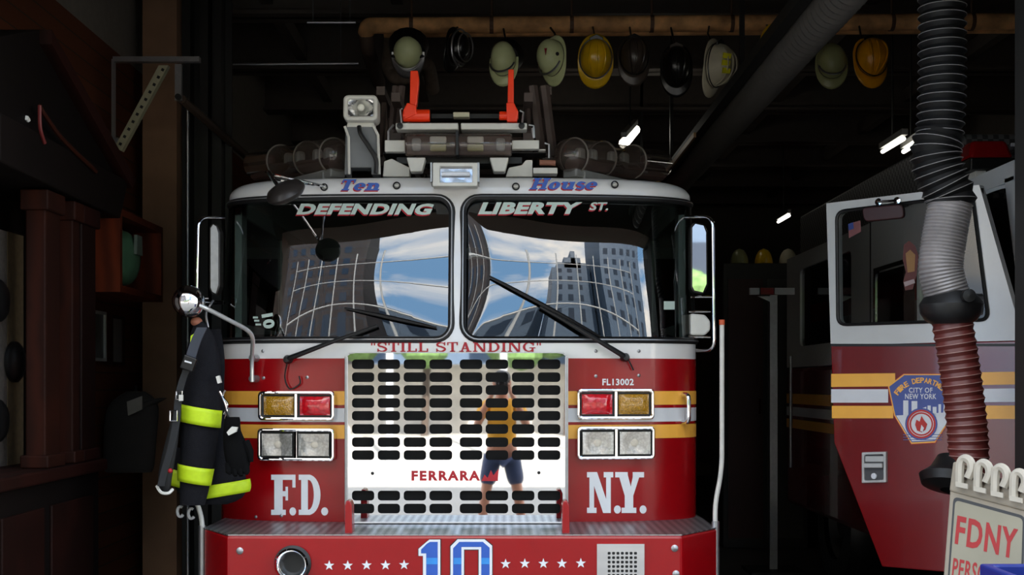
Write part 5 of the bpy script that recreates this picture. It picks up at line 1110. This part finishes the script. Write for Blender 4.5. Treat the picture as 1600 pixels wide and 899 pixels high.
tk = M()
for x in (-7, -2.5, 2, 6.5, 11): tk.tube([(x, -26, 0), (x+.1, -26, 3)], .12, 8)
struct(tk.build('exterior_trunk', mat('bark', (70, 58, 48), .9)))
# added white lattice, out of view, for the grid mirrored in the windshield
m_lat = mat('lattice_white', (176, 178, 178), .5); g = M(); yl = -13.
for k in range(13): x = -14.4+2.4*k; g.tube([(x, yl-.06*(x*x)*.1, 0), (x, yl-.006*x*x, 14)], .075, 6)
for z in (3.4, 6.2, 9.2, 12.2): g.tube([(-14.4+1.2*k, yl-.006*(-14.4+1.2*k)**2, z) for k in range(25)], .075, 6)
struct(g.build('exterior_reflection_lattice', m_lat))
# the person behind the camera, mirrored in the grille
pn = V((-.02, -.42, 0))
m_skin = mat('skin', (176, 124, 98), .6)
def skinned(name, verts, edges, radii, m, par=None):
    me = bpy.data.meshes.new(name); me.from_pydata([tuple(v) for v in verts], edges, []); o = bpy.data.objects.new(name, me); COL.objects.link(o); me.materials.append(m)
    o.modifiers.new('skin', 'SKIN'); 
    for i, sv in enumerate(me.skin_vertices[0].data): r = radii[i]; sv.radius = r if isinstance(r, tuple) else (r, r); sv.use_root = (i == 0)
    o.modifiers['skin'].use_smooth_shade = True
    b = o.modifiers.new('sub', 'SUBSURF'); b.levels = 2; b.render_levels = 2
    if par is not None: o.parent = par
    return o
vs = [(0, 0, .95), (0, .01, 1.10), (0, 0, 1.28), (0, -.01, 1.42), (0, .0, 1.50), (0, .03, 1.58), (0, .035, 1.67), (0, .02, 1.745)]
rd = [(.155, .115), (.14, .10), (.16, .11), (.12, .085), .055, (.068, .085), (.078, .095), (.05, .06)]
ed = [(i, i+1) for i in range(7)]
for s in (-1, 1):
    n = len(vs); vs += [(s*.10, 0, .86), (s*.17, .02, .50), (s*.20, -.02, .28), (s*.225, -.02, .09), (s*.245, .12, .035)]; rd += [(.095, .095), (.058, .06), (.055, .058), (.036, .04), (.04, .03)]; ed += [(0, n)]+[(n+i, n+i+1) for i in range(4)]
    n = len(vs); vs += [(s*.17, -.01, 1.42), (s*.27, .05, 1.20), (s*.20, .20, 1.36), (s*.095, .275, 1.555), (s*.075, .29, 1.61)]; rd += [.062, .045, .038, (.028, .024), (.036, .018)]; ed += [(3, n)]+[(n+i, n+i+1) for i in range(4)]
    for q in range(4):
        k = len(vs); fx = s*(.085-.018*q); vs += [(fx, .302, 1.635), (fx-s*.012, .325, 1.655-.010*q), (fx-s*.02, .33, 1.635-.01*q)]; rd += [.0095, .009, .0075]; ed += [(n+4, k), (k, k+1), (k+1, k+2)]
    k = len(vs); vs += [(s*.06, .275, 1.60), (s*.05, .268, 1.585)]; rd += [.011, .009]; ed += [(n+4, k), (k, k+1)]
body = skinned('person', vs, ed, rd, m_skin); body.location = pn
tag(body, 'person in yellow shirt and dark shorts taking the photograph, mirrored in the chrome grille', 'person')
def pchild(m_, name, mt, **k):
    o = m_.build(name, mt, None, smooth=True, **k); o.parent = body; return o
tp = [(0, 0, .93), (0, .01, 1.10), (0, 0, 1.28), (0, -.01, 1.43)]; tr_ = [(.175, .135), (.165, .125), (.18, .13), (.10, .085)]; te = [(0, 1), (1, 2), (2, 3)]
for s in (-1, 1): n = len(tp); tp += [(s*.175, -.01, 1.42), (s*.245, .035, 1.27)]; tr_ += [.075, .07]; te += [(3, n), (n, n+1)]
skinned('shirt', tp, te, tr_, mat('yellow_shirt', (206, 150, 40), .85), body)
sp_ = [(0, 0, .95)]; sr_ = [(.172, .132)]; se = []
for s in (-1, 1): n = len(sp_); sp_ += [(s*.105, .0, .84), (s*.165, .015, .54)]; sr_ += [.112, .095]; se += [(0, n), (n, n+1)]
skinned('shorts', sp_, se, sr_, mat('navy_shorts', (44, 58, 88), .85), body)
for s in (-1, 1): pchild(M().ell((s*.237, .05, .045), (.052, .135, .045)), 'shoe', mat('shoe_dark', (40, 38, 38), .7))
pchild(M().ell((0, .0, 1.715), (.098, .11, .085)), 'hair', mat('dark_hair', (30, 24, 20), .7))
pchild(M().ell((0, .132, 1.645), (.014, .022, .022)), 'nose', m_skin)
for s in (-1, 1): pchild(M().ell((s*.09, .03, 1.655), (.012, .022, .032)), 'ear', m_skin)
hc_ = thing('handheld_camera', 'black handheld camera held up by the person in the yellow shirt', 'camera', (pn.x, pn.y+.30, 1.65))
M().span((pn.x-.066, pn.y+.285, 1.605), (pn.x+.066, pn.y+.335, 1.69)).span((pn.x-.025, pn.y+.29, 1.69), (pn.x+.025, pn.y+.33, 1.715)).build('camera_body', m_black, hc_, bevel=.008)
M().lathe([(.036, 0), (.036, .055), (.033, .06), (.030, .05), (0, .048)], (pn.x, pn.y+.335, 1.65), (0, 1, 0), 24).build('lens_barrel', m_black, hc_, smooth=True)

struct(M().span((-30, -29, 0), (30, -28, 2.3)).build('exterior_reflection_wall', mat('pale_stone', (176, 170, 160), .8, nscale=1.5, var=.2)))  # added out of view to whiten the reflection in the grille
